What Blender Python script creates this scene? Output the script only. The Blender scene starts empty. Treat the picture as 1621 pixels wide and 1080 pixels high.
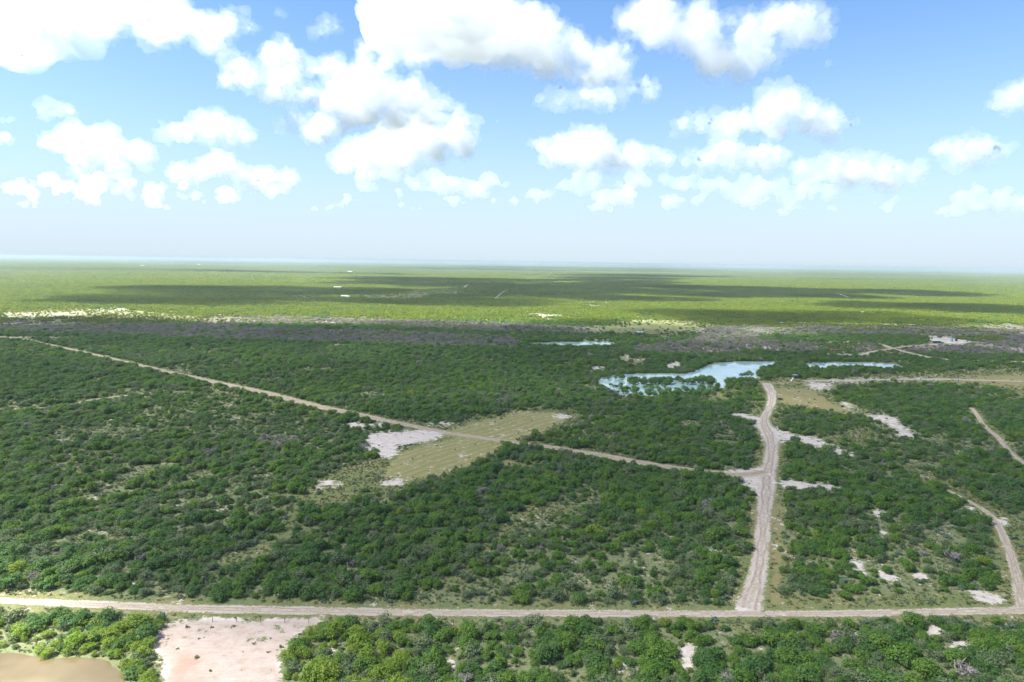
import bpy, math, random, bmesh
import numpy as np
from mathutils import Vector, Matrix

# ------------------------------------------------------------------ camera, sky, sun, exposure
S = bpy.context.scene
C = S.collection
F = 1081.0
PITCH, ROLL, CAMH = math.radians(6.57), math.radians(.813), 90.0
hx = Vector((1, 0, 0))
fw = Vector((0, math.cos(PITCH), -math.sin(PITCH)))
vv = Vector((0, math.sin(PITCH), math.cos(PITCH)))
rt = math.cos(ROLL) * hx + math.sin(ROLL) * vv
up = -math.sin(ROLL) * hx + math.cos(ROLL) * vv
cam = bpy.data.cameras.new('camera')
co = bpy.data.objects.new('camera', cam)
C.objects.link(co)
mw = Matrix((rt, up, -fw)).transposed().to_4x4()
mw.translation = (0, 0, CAMH)
co.matrix_world = mw
cam.sensor_width = 36
cam.lens = F / 1621 * 36
cam.clip_start = 1
cam.clip_end = 300000
S.camera = co

SUN_EL, SUN_AZ = math.radians(52), math.radians(-100)
w = bpy.data.worlds.new('World')
S.world = w
w.use_nodes = True
nt = w.node_tree
sky = nt.nodes.new('ShaderNodeTexSky')
sky.sky_type = 'NISHITA'
sky.sun_disc = False
sky.sun_elevation, sky.sun_rotation = SUN_EL, SUN_AZ
sky.air_density, sky.dust_density, sky.ozone_density, sky.altitude = .75, .7, 6.0, 0
bg = nt.nodes['Background']
tint = nt.nodes.new('ShaderNodeMix')
tint.data_type = 'RGBA'
tint.blend_type = 'MULTIPLY'
tint.inputs[0].default_value = 1
tint.inputs[7].default_value = (.74, .885, .91, 1)
nt.links.new(sky.outputs[0], tint.inputs[6])
tcw = nt.nodes.new('ShaderNodeTexCoord')
sxyz = nt.nodes.new('ShaderNodeSeparateXYZ')
nt.links.new(tcw.outputs['Generated'], sxyz.inputs[0])


def wmath(op, a, b):
    q = nt.nodes.new('ShaderNodeMath')
    q.operation = op
    nt.links.new(a, q.inputs[0])
    q.inputs[1].default_value = b
    return q.outputs[0]


low = wmath('POWER', wmath('SUBTRACT', wmath('MULTIPLY', wmath('MAXIMUM', sxyz.outputs[2], 0.0), -1.0), -1.0), 8.0)   # (1 - sin elevation)^6.5
low = wmath('SUBTRACT', wmath('MULTIPLY', wmath('POWER', wmath('SUBTRACT', wmath('MULTIPLY', low, -1.0), -1.0), 2.0), -1.0), -1.0)   # thickens smoothly towards the horizon
hazemix = nt.nodes.new('ShaderNodeMix')
hazemix.data_type = 'RGBA'
nt.links.new(low, hazemix.inputs[0])
nt.links.new(tint.outputs[2], hazemix.inputs[6])
hazemix.inputs[7].default_value = (2.46, 2.90, 3.26, 1)
nt.links.new(hazemix.outputs[2], bg.inputs[0])
bg.inputs[1].default_value = .05
sl = bpy.data.lights.new('sun', 'SUN')
sl.energy = 4.6
sl.angle = math.radians(.5)
sl.color = (1, .955, .88)
so = bpy.data.objects.new('sun', sl)
C.objects.link(so)
SD = Vector((math.sin(SUN_AZ) * math.cos(SUN_EL), math.cos(SUN_AZ) * math.cos(SUN_EL), math.sin(SUN_EL)))
so.rotation_euler = SD.to_track_quat('Z', 'Y').to_euler()
vs = S.view_settings
vs.view_transform = 'Standard'
vs.look = 'None'
vs.exposure = 2.58
vs.gamma = 1
vs.use_curve_mapping = False
S.render.engine = 'CYCLES'
S.cycles.volume_bounces = 8
S.cycles.max_bounces = 12
S.cycles.diffuse_bounces = 5
S.cycles.glossy_bounces = 2
S.cycles.transmission_bounces = 5
S.cycles.use_denoising = True
S.cycles.caustics_reflective = False
S.cycles.caustics_refractive = False

rng = np.random.default_rng(7)
random.seed(7)

# ------------------------------------------------------------------ picture <-> ground
RT, UP, FW = np.array(rt), np.array(up), np.array(fw)


def relief(x, y):
    d = np.hypot(x, y)
    a = np.clip((d - 1600) / 3500, 0, 1)
    return a * (9 * np.sin(x / 1900 + 1.3) * np.sin(y / 1500 + .4) + 4 * np.sin(x / 700 + y / 900) + 2 * np.sin(y / 420 - x / 800))


def g_at(px, py):
    """ground point seen at photograph pixel px, py (flat plain)"""
    d = FW + RT * ((px - 810.5) / F) + UP * ((540 - py) / F)
    t = CAMH / -d[2]
    return np.array((d[0] * t, d[1] * t))


def g_line(pts):
    return np.array([g_at(*p[:2]) for p in pts])


def project(x, y, z):
    p = np.stack([x, y, z - CAMH], -1)
    dep = p @ FW
    dep = np.where(np.abs(dep) < 1e-3, 1e-3, dep)
    return 810.5 + F * (p @ RT) / dep, 540 - F * (p @ UP) / dep, dep


# ------------------------------------------------------------------ noise
def _hash(ix, iy, s):
    n = (ix.astype(np.int64) * 374761393 + iy.astype(np.int64) * 668265263 + s * 974711) & 0xffffffff
    n = ((n ^ (n >> 13)) * 1274126177) & 0xffffffff
    return ((n ^ (n >> 16)) & 0xffff) / 65535.0


def vnoise(x, y, scale, s=0, octv=3):
    out = np.zeros_like(x, dtype=float)
    amp, tot = 1.0, 0.0
    for o in range(octv):
        u, v = x / scale, y / scale
        iu, iv = np.floor(u), np.floor(v)
        a, b = u - iu, v - iv
        a, b = a * a * (3 - 2 * a), b * b * (3 - 2 * b)
        h00, h10 = _hash(iu, iv, s + o), _hash(iu + 1, iv, s + o)
        h01, h11 = _hash(iu, iv + 1, s + o), _hash(iu + 1, iv + 1, s + o)
        out += amp * ((h00 * (1 - a) + h10 * a) * (1 - b) + (h01 * (1 - a) + h11 * a) * b)
        tot += amp
        amp *= .5
        scale *= .5
    return out / tot


# ------------------------------------------------------------------ lie of the land: regions traced on the ground
X0, Y0, RW, RH = -400, 414, 2420, 900


def poly_mask(polys, blur=2):
    m = np.zeros((RH, RW), np.float32)
    for poly in polys:
        P = np.array(poly, float) - (X0, Y0)
        x0, x1 = int(max(0, P[:, 0].min() - 1)), int(min(RW - 1, P[:, 0].max() + 2))
        y0, y1 = int(max(0, P[:, 1].min() - 1)), int(min(RH - 1, P[:, 1].max() + 2))
        if x1 <= x0 or y1 <= y0:
            continue
        gx, gy = np.meshgrid(np.arange(x0, x1) + .5, np.arange(y0, y1) + .5)
        ins = np.zeros(gx.shape, bool)
        n = len(P)
        for i in range(n):
            (ax, ay), (bx, by) = P[i], P[(i + 1) % n]
            if ay == by:
                continue
            c = ((ay > gy) != (by > gy)) & (gx < (bx - ax) * (gy - ay) / (by - ay) + ax)
            ins ^= c
        m[y0:y1, x0:x1] = np.maximum(m[y0:y1, x0:x1], ins)
    for ax, b in ((0, max(1, blur // 2)), (1, blur)):
        for _ in range(2):
            k = np.ones(2 * b + 1) / (2 * b + 1)
            pad = [(0, 0), (0, 0)]
            pad[ax] = (b + 1, b)
            cs = np.cumsum(np.pad(m, pad, mode='edge'), axis=ax)
            if ax == 0:
                m = (cs[2 * b + 1:] - cs[:-2 * b - 1]) / (2 * b + 1)
            else:
                m = (cs[:, 2 * b + 1:] - cs[:, :-2 * b - 1]) / (2 * b + 1)
    return m


def band(pts):
    """closed ribbon from (x, y, half height) points"""
    return [(x, y - k) for x, y, k in pts] + [(x, y + k) for x, y, k in reversed(pts)]


def spot(x, y, a, b, n=14, s=1):
    R = random.Random(int(x * 7 + y * 13 + s))
    return [(x + a * (1 + R.uniform(-.3, .25)) * math.cos(t * 6.283 / n), y + b * (1 + R.uniform(-.3, .25)) * math.sin(t * 6.283 / n)) for t in range(n)]


WATER = {
    'main': [(946, 599), (970, 594), (1000, 592.5), (1050, 592), (1088, 592.5), (1100, 587), (1118, 578.5), (1145, 574), (1180, 572.5),
             (1232, 573), (1222, 578), (1205, 585), (1196, 592), (1204, 599), (1180, 601), (1163, 600), (1150, 606), (1148, 614), (1128, 617),
             (1100, 620), (1070, 622), (1040, 627), (1005, 629), (985, 626), (962, 617), (948, 609)],
    'north': [(822, 544.6), (880, 542), (930, 541.4), (968, 542.6), (976, 545.6), (950, 548.2), (900, 548), (866, 546.6)],
    'east': [(1262, 577.5), (1290, 574.8), (1340, 573.8), (1385, 574.3), (1418, 577), (1436, 581.5), (1415, 583.5), (1380, 581.5), (1340, 581), (1300, 583), (1276, 581)],
    'muddy': [(-500, 1030), (-60, 1031), (0, 1033), (24, 1032), (50, 1037), (84, 1043), (120, 1042), (160, 1043), (176, 1048), (188, 1058), (200, 1066),
              (196, 1082), (204, 1110), (160, 1180), (-500, 1240)],
}
SANDS = [
    [(235, 1012), (252, 990), (300, 980), (345, 984), (392, 983), (440, 981), (505, 977), (512, 986), (470, 1002), (462, 1022), (438, 1040), (450, 1080), (440, 1190), (210, 1230), (232, 1140), (262, 1080), (258, 1045)],
    band([(310, 977, 3), (350, 979, 4), (388, 984, 2)]),
    [(571, 694), (596, 684), (640, 682), (692, 681), (707, 689), (688, 697), (655, 703), (622, 707), (632, 722), (612, 728), (596, 715), (568, 711), (588, 703)],
    band([(540, 672, 3), (575, 676, 5), (612, 672, 2)]),
    band([(498, 767, 2), (520, 764, 4), (545, 767, 1)]), band([(590, 768, 1), (630, 764, 4), (650, 762, 1)]),
    band([(870, 659, 1), (890, 659, 3), (912, 660, 1)]), band([(668, 672, 1), (700, 671, 3), (725, 672, 1)]),
    band([(1155, 657, 3), (1180, 661, 5), (1200, 668, 9), (1216, 684, 12), (1222, 700, 8)]),
    band([(1218, 682, 6), (1240, 686, 5), (1262, 692, 4)]),
    band([(1228, 696, 5), (1262, 694, 4), (1292, 699, 7), (1312, 710, 5), (1336, 718, 6), (1358, 729, 2)]),
    band([(1236, 764, 6), (1262, 770, 7), (1300, 770, 5), (1330, 774, 3), (1362, 781, 2)]),
    [(1140, 742), (1180, 744), (1206, 738), (1222, 750), (1226, 772), (1210, 790), (1190, 775), (1150, 758)],
    [(1366, 655), (1395, 656), (1418, 662), (1428, 674), (1440, 684), (1462, 690), (1440, 693), (1418, 690), (1424, 682), (1404, 672)],
    band([(1330, 639, 2), (1342, 642, 4), (1352, 643, 2)]),
    [(1268, 605), (1300, 607), (1322, 611), (1314, 616), (1290, 615)],
    band([(1300, 603, 1), (1340, 603, 2.5), (1400, 601, 1.5), (1430, 600.5, 1), (1490, 601, 2)]),
    [(1510, 803), (1540, 804), (1552, 815), (1548, 822), (1520, 812)], [(1572, 820), (1598, 822), (1592, 838), (1574, 836)],
    [(1340, 885), (1362, 890), (1380, 920), (1365, 915)], band([(1390, 905, 6), (1410, 915, 8), (1425, 926, 3)]),
    band([(1530, 937, 6), (1560, 946, 8), (1590, 952, 3)]), spot(1183, 962, 20, 9), spot(1457, 910, 8, 9), spot(1395, 846, 8, 7), spot(1390, 812, 10, 6), spot(1480, 1000, 16, 9),
    spot(1520, 1026, 18, 9), spot(1090, 1040, 14, 22), spot(716, 1052, 10, 8), spot(695, 1016, 9, 8), spot(985, 1055, 8, 8), spot(1150, 835, 8, 6),
    band([(640, 905, 3), (634, 920, 5), (626, 935, 5)]), spot(592, 958, 14, 3), spot(1130, 870, 9, 5), spot(149, 789, 8, 6), spot(168, 806, 8, 3),
    spot(340, 928, 12, 6), spot(445, 938, 7, 6), spot(170, 842, 8, 4),
    [(1380, 660), (1398, 664), (1396, 667), (1378, 664)],
    band([(448, 470, .8), (480, 469.3, 1.2), (506, 468.4, 1.2)]), band([(522, 471, 1), (540, 471, 1.6), (552, 470.6, .8)]), band([(522, 458, .8), (540, 456.8, 1.6)]),
    band([(822, 496.5, 1), (850, 498, 2.2), (885, 502, 1.5)]), band([(862, 487, 1), (884, 484, 1.5), (896, 482.5, .6)]), band([(915, 486, .8), (930, 483, 1.6), (942, 481, .7)]),
    band([(955, 475, .8), (966, 475, 1.3)]), band([(1005, 502, .6), (1020, 502.3, 1.3), (1036, 503, .6)]),
    band([(806, 543, 1.2), (822, 542.6, 1.4), (850, 541, 1)]), band([(914, 539, 1), (940, 537.6, 2), (985, 541, 1)]),
    band([(957, 560, 1), (985, 564, 2), (1030, 569, 1.2)]), band([(928, 583, 2), (945, 582, 3), (958, 583, 1)]),
    [(1046, 582), (1060, 573), (1085, 572), (1078, 580), (1060, 588)], band([(1085, 569, 2), (1105, 563, 2.4), (1118, 558, 1.4)]),
    [(1466, 534), (1500, 533), (1532, 538), (1540, 545), (1505, 545.5), (1476, 542)],
    band([(1000, 440, .3), (1110, 441, .5)]), band([(1200, 453, .3), (1290, 454, .8), (1330, 454, .3)]), band([(70, 464, .3), (80, 450, .3)]),
    band([(340, 449.5, .4), (355, 449, .8)]), band([(200, 422.4, .3), (240, 422.6, .7), (292, 423.4, .3)]), band([(0, 499, 1.5), (60, 500, 2), (140, 497, 1.5)]),
    band([(120, 489, .8), (190, 490, 1.8), (230, 492, .8)]), band([(1300, 561, 1), (1345, 563, 1.6), (1388, 563, 1)]),
    band([(1160, 548, 1), (1200, 550, 2), (1260, 553, 1)]),
]
PINKS = [SANDS[0], band([(1232, 640, 6), (1238, 652, 8), (1246, 660, 3)]), band([(540, 975, 4), (600, 976, 4), (640, 975, 2)]), band([(1310, 554, 3), (1335, 556, 3)])]
GRASS = [
    [(466, 800), (506, 764), (540, 738), (596, 724), (636, 703), (686, 686), (640, 674), (556, 656), (540, 648), (700, 672), (770, 658), (830, 644), (912, 645), (926, 660), (890, 680), (846, 694), (812, 704),
     (786, 716), (740, 740), (664, 766), (596, 796), (510, 806)],
    band([(350, 896, 8), (400, 878, 12), (430, 860, 15), (452, 838, 16), (466, 810, 15), (474, 792, 12), (520, 778, 11)]),
    band([(700, 930, 10), (728, 915, 12), (745, 890, 10), (772, 868, 10), (800, 842, 11), (840, 808, 11), (880, 812, 9), (920, 795, 12), (930, 768, 9), (940, 755, 5)]),
    band([(800, 725, 4), (808, 735, 9), (842, 742, 6), (835, 730, 4)]),
    band([(300, 605, 3), (360, 622, 5), (440, 642, 6), (520, 658, 5), (560, 668, 4)]),
    [(1200, 602), (1290, 597), (1450, 596), (1540, 588), (1640, 584), (1640, 626), (1560, 616), (1440, 611), (1334, 614), (1322, 632), (1360, 644), (1432, 666), (1410, 672), (1350, 660), (1300, 650), (1248, 646), (1240, 668), (1222, 676), (1224, 640)],
    band([(1170, 600, 4), (1220, 603, 6), (1250, 602, 4)]),
    [(1160, 970), (1180, 880), (1190, 800), (1236, 776), (1244, 850), (1246, 970)],
    [(1186, 745), (1200, 690), (1214, 690), (1214, 745)],
    [(1180, 655), (1200, 632), (1206, 618), (1232, 620), (1244, 700), (1238, 760), (1220, 700)],
    [(1420, 735), (1450, 738), (1520, 765), (1570, 795), (1600, 812), (1660, 812), (1640, 980), (1616, 980), (1604, 920), (1590, 870), (1560, 822), (1530, 802), (1500, 780), (1450, 756)],
    band([(1240, 955, 10), (1330, 952, 14), (1420, 953, 12), (1540, 952, 14), (1640, 950, 14)]),
    [(884, 527), (950, 512), (1010, 507), (1090, 509), (1150, 518), (1110, 530), (1040, 536), (970, 534)],
    band([(962, 560, 4), (1000, 572, 7), (1030, 573, 5)]),
    band([(1290, 545, 4), (1360, 548, 6), (1420, 556, 6), (1500, 548, 5)]),
    band([(1340, 592, 3), (1420, 592, 5), (1500, 590, 4)]), band([(1500, 588, 3), (1570, 584, 4), (1640, 586, 4)]),
    band([(560, 976, 8), (680, 980, 10), (760, 980, 8)]), band([(1130, 988, 7), (1165, 988, 8), (1190, 990, 5)]),
    band([(1080, 622, 4), (1130, 630, 7), (1180, 620, 8), (1200, 612, 6)]), band([(1530, 652, 4), (1545, 655, 6), (1565, 680, 8), (1596, 706, 8), (1610, 722, 4)]),
    band([(0, 970, 3), (120, 965, 3), (380, 972, 5), (520, 978, 5)]),
    band([(1440, 625, 2), (1520, 620, 3), (1621, 632, 8), (1700, 640, 8)]),
    band([(0, 648, 3), (80, 645, 4), (140, 634, 3), (240, 623, 3)]),
    spot(1300, 700, 40, 9), spot(1210, 785, 26, 12), spot(950, 690, 22, 5), spot(620, 470, 60, 4), spot(720, 463, 90, 3.4),
    spot(1360, 690, 40, 10), spot(1420, 725, 24, 6),
]
DRY = [
    [(684, 688), (756, 668), (826, 651), (880, 653), (894, 663), (864, 681), (812, 700), (770, 700)],
    [(604, 750), (636, 716), (684, 700), (740, 692), (800, 702), (764, 730), (700, 752), (632, 764)],
    [(1222, 612), (1290, 617), (1318, 640), (1380, 660), (1300, 648), (1240, 640)], [(1540, 596), (1640, 591), (1640, 617), (1560, 608), (1480, 604)],
    [(0, 490), (120, 486), (230, 490), (330, 502), (480, 510), (600, 513), (600, 518), (480, 521), (320, 513), (150, 506), (0, 508)],
    [(1172, 960), (1188, 890), (1192, 800), (1202, 800), (1200, 900), (1188, 955)], [(1220, 960), (1224, 800), (1238, 790), (1238, 900), (1236, 960)],
    band([(720, 507, 1.5), (770, 510, 3), (830, 507, 2)]), band([(1250, 533, 1), (1330, 535, 2), (1400, 531, 1)]), band([(1470, 523, .8), (1490, 523, 1.3)]),
    [(1560, 815), (1576, 826), (1596, 868), (1608, 920), (1600, 915), (1586, 872)], [(966, 566), (1000, 566), (1030, 574), (1000, 578)],
    spot(1140, 625, 26, 3), spot(806, 735, 12, 8), spot(836, 737, 8, 8), spot(1262, 603, 40, 3), band([(1490, 600, 1), (1560, 604, 5), (1640, 606, 6)]),
    band([(1140, 577, .8), (1230, 577.6, 1.2), (1420, 572.5, 1.5), (1560, 576, 1.5)]),
]
DEAD = [
    [(-100, 510), (0, 511), (150, 515), (260, 515), (400, 523), (540, 524), (640, 528), (830, 538), (820, 548), (700, 546), (540, 541), (380, 537), (200, 529), (0, 523), (-100, 522)],
    [(300, 505), (420, 503), (600, 508), (800, 514), (960, 521), (940, 527), (800, 524), (600, 514), (430, 511), (330, 512)],
    [(1100, 522), (1220, 517), (1400, 521), (1621, 518), (1700, 517), (1700, 532), (1621, 533), (1480, 530), (1330, 528), (1180, 530), (1090, 530)],
    [(1090, 540), (1160, 537), (1300, 546), (1290, 557), (1160, 552), (1060, 548)], [(1500, 545), (1621, 542), (1700, 542), (1700, 560), (1560, 559), (1440, 556), (1430, 548)],
    [(1000, 548), (1080, 546), (1180, 556), (1100, 560), (1000, 556)], [(1350, 546), (1396, 548), (1380, 556), (1345, 555)],
    spot(990, 624, 26, 4), spot(440, 700, 40, 6),
]
STRIPE = DRY[:2]
THIN = [
    [(560, 690), (450, 660), (330, 615), (240, 645), (90, 670), (60, 700), (200, 690), (330, 690), (470, 700), (560, 730), (470, 780), (560, 790)],
    [(640, 930), (760, 900), (860, 800), (940, 760), (960, 790), (880, 850), (800, 960), (640, 960)],
    [(1300, 930), (1480, 880), (1560, 940), (1300, 950)], [(1260, 560), (1621, 545), (1640, 570), (1400, 570), (1260, 570)],
    [(960, 548), (1080, 538), (1300, 535), (1640, 533), (1640, 572), (1300, 569), (1080, 562)], [(280, 500), (620, 506), (960, 516), (940, 530), (600, 518), (300, 508)],
    [(1280, 690), (1420, 660), (1440, 720), (1330, 720)], [(240, 965), (400, 965), (520, 985), (400, 1000)], [(1060, 1000), (1100, 1000), (1110, 1080), (1060, 1080)],
]
# dirt roads: (x, y, width in metres) along the middle of each
ROADS = {
    'near': [(-420, 938, 6), (-200, 944, 6), (0, 951, 5.5), (60, 953, 5.5), (170, 958, 6), (300, 963.5, 6.5), (450, 966, 6.8), (600, 968.5, 6), (700, 970, 6), (800, 970.5, 6), (940, 971, 6), (1100, 972, 5.5), (1190, 971, 5.5), (1250, 972, 5),
             (1350, 971, 5.5), (1480, 969, 6), (1621, 966, 6), (1800, 962, 6), (2000, 958, 6)],
    'spur': [(1185, 964, 9), (1189, 950, 8), (1199, 915, 6.5), (1204.5, 880, 6), (1208, 840, 6.2), (1210.5, 805, 6.5), (1213, 778, 9), (1213, 755, 9), (1220, 730, 8), (1222, 705, 8), (1219, 690, 10), (1211, 676, 10), (1209, 664, 7), (1216, 650, 6), (1222, 636, 6.5), (1222, 622, 8), (1213, 606, 10)],
    'long': [(-300, 508, 6), (-100, 524, 6), (0, 534, 7), (40, 538, 7), (150, 562, 6.5), (250, 585, 6.5), (330, 603, 7), (420, 622, 8), (500, 643, 8), (560, 655, 7), (640, 672, 6), (700, 684, 5), (760, 693, 4.5), (850, 705, 6), (940, 719, 7), (1040, 737, 6.5), (1130, 749, 6.5), (1180, 753, 8), (1214, 746, 8)],
    'far': [(1190, 511, 7), (1230, 510.5, 9), (1300, 512, 9), (1450, 514, 8), (1621, 516, 9), (1800, 518, 9)],
    'ranch': [(1396, 546, 6), (1412, 551.5, 7), (1440, 559, 7), (1470, 566, 7), (1510, 570.5, 7), (1621, 573, 7), (1800, 576, 7)],
    'ranch_arm': [(1412, 552, 5), (1440, 548, 5), (1500, 544.5, 6)],
    'ranch_low': [(1412, 552, 4), (1380, 557, 5), (1362, 562, 5), (1300, 561, 4)],
    'woods': [(-60, 534, 4), (40, 534, 6), (120, 535, 5), (250, 540, 4.5), (330, 543, 4), (480, 545.5, 5), (540, 546, 5), (620, 552, 5.5), (720, 558, 5.5), (800, 562.5, 4.5), (900, 566, 3)],
    'shore': [(1270, 603, 4), (1340, 603, 6), (1420, 600.7, 5), (1500, 600.5, 6), (1621, 604, 4)],
    'bend': [(1538, 646, 3), (1547, 657, 3.2), (1553, 668, 3.2), (1563, 680, 3.4), (1577, 689, 3.6), (1588, 703, 3.2), (1600, 717, 3)],
    'edge_track': [(1500, 776, 2), (1545, 800, 2.6), (1566, 812, 3), (1584, 838, 3), (1598, 872, 3.4), (1612, 920, 4), (1620, 964, 5)],
    'bend_on': [(1598, 714, 3), (1608, 724, 3), (1621, 734, 3), (1660, 752, 3)],
    'ridge': [(897, 432.6, 12), (912, 435.8, 14), (924, 440.2, 14), (938, 446, 12)],
    'twin': [(748, 447.5, 9), (742, 451, 9), (733, 457, 9)],
    'twin_low': [(802, 460, 7), (793, 466, 7), (784, 473, 7)],
    'east_far': [(1318, 463.5, 9), (1332, 467.5, 9), (1347, 473, 9)],
    'yard': [(1455, 530, 5), (1475, 534, 6), (1498, 538, 7)],
    'left_trail': [(-20, 650, 3), (60, 647, 3), (110, 641, 3), (150, 632, 3), (230, 623, 3)],
}
MASK = {}
for nm, pl, bl in (('sand', SANDS, 6), ('pink', PINKS, 7), ('grass', GRASS, 8), ('dry', DRY, 7), ('dead', DEAD, 11), ('stripe', STRIPE, 5), ('thin', THIN, 16), ('water', list(WATER.values()), 1)):
    MASK[nm] = poly_mask(pl, bl)


def look(name, px, py):
    ix = np.clip((px - X0).astype(int), 0, RW - 1)
    iy = np.clip((py - Y0).astype(int), 0, RH - 1)
    v = MASK[name][iy, ix]
    return np.where((px > X0) & (px < X0 + RW - 1) & (py > Y0) & (py < Y0 + RH - 1), v, 0)


ROADG = {k: (g_line(v), np.array([p[2] for p in v], float)) for k, v in ROADS.items()}


def road_clear(x, y):
    """metres from the nearest road's edge (negative on it)"""
    out = np.full(x.shape, 1e6)
    for P, W in ROADG.values():
        for i in range(len(P) - 1):
            a, b = P[i], P[i + 1]
            lo, hi = np.minimum(a, b) - 25, np.maximum(a, b) + 25
            sel = np.where((x > lo[0]) & (x < hi[0]) & (y > lo[1]) & (y < hi[1]))[0]
            if not len(sel):
                continue
            ab = b - a
            t = np.clip(((x[sel] - a[0]) * ab[0] + (y[sel] - a[1]) * ab[1]) / max(ab @ ab, 1e-6), 0, 1)
            d = np.hypot(x[sel] - a[0] - t * ab[0], y[sel] - a[1] - t * ab[1]) - (W[i] * (1 - t) + W[i + 1] * t) / 2
            out[sel] = np.minimum(out[sel], d)
    return out


def zones(x, y):
    px, py, dep = project(x, y, np.zeros_like(x))
    vis = dep > 20
    z = {k: np.where(vis, look(k, px, py), 0) for k in MASK}
    z['px'], z['py'] = px, py
    z['road'] = road_clear(x, y)
    z['d'] = np.hypot(x, y)
    z['dry'] = z['dry'] * np.where(z['d'] > 880, .5, 1.0)
    return z


# ------------------------------------------------------------------ node helpers
class N:
    def __init__(s, name):
        s.m = bpy.data.materials.new(name)
        s.m.use_nodes = True
        s.t = s.m.node_tree
        s.t.nodes.clear()
        s.out = s.t.nodes.new('ShaderNodeOutputMaterial')

    def n(s, typ, **kw):
        a = s.t.nodes.new(typ)
        for k, v in kw.items():
            setattr(a, k, v)
        return a

    def l(s, a, b):
        s.t.links.new(a, b)

    def put(s, sock, v):
        if hasattr(v, 'is_linked') or isinstance(v, bpy.types.NodeSocket):
            s.l(v, sock)
        elif isinstance(v, tuple) and len(v) == 3 and sock.type == 'RGBA':
            sock.default_value = (*v, 1)
        else:
            sock.default_value = v

    def mix(s, f, a, b, mode='MIX'):
        q = s.n('ShaderNodeMix', data_type='RGBA', blend_type=mode)
        s.put(q.inputs[0], f)
        s.put(q.inputs[6], a)
        s.put(q.inputs[7], b)
        return q.outputs[2]

    def math(s, op, a, b=0.0, c=None):
        q = s.n('ShaderNodeMath', operation=op)
        s.put(q.inputs[0], a)
        s.put(q.inputs[1], b)
        if c is not None:
            s.put(q.inputs[2], c)
        return q.outputs[0]

    def ss(s, x, lo, hi):
        q = s.n('ShaderNodeMapRange', interpolation_type='SMOOTHSTEP')
        s.put(q.inputs[0], x)
        q.inputs[1].default_value, q.inputs[2].default_value = lo, hi
        return q.outputs[0]

    def noise(s, vec, scale, detail=4, rough=.55, dist=0):
        q = s.n('ShaderNodeTexNoise')
        s.l(vec, q.inputs['Vector'])
        q.inputs['Scale'].default_value = scale
        q.inputs['Detail'].default_value = detail
        q.inputs['Roughness'].default_value = rough
        q.inputs['Distortion'].default_value = dist
        return q.outputs[0]

    def surf(s, color, rough=.9, spec=.2, normal=None, **kw):
        p = s.n('ShaderNodeBsdfPrincipled')
        s.put(p.inputs['Base Color'], color)
        s.put(p.inputs['Roughness'], rough)
        s.put(p.inputs['Specular IOR Level'], spec)
        for k, v in kw.items():
            s.put(p.inputs[k], v)
        if normal is not None:
            s.l(normal, p.inputs['Normal'])
        s.l(p.outputs[0], s.out.inputs[0])
        return p


def plain(name, col, rough=.7, spec=.3, var=.18, scale=1.5, metal=0):
    q = N(name)
    tc = q.n('ShaderNodeTexCoord')
    f = q.noise(tc.outputs['Object'], scale, 5)
    c = q.mix(q.ss(f, .3, .7), tuple(v * (1 - var) for v in col), tuple(min(1, v * (1 + var)) for v in col))
    q.surf(c, rough, spec, Metallic=metal)
    return q.m


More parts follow.
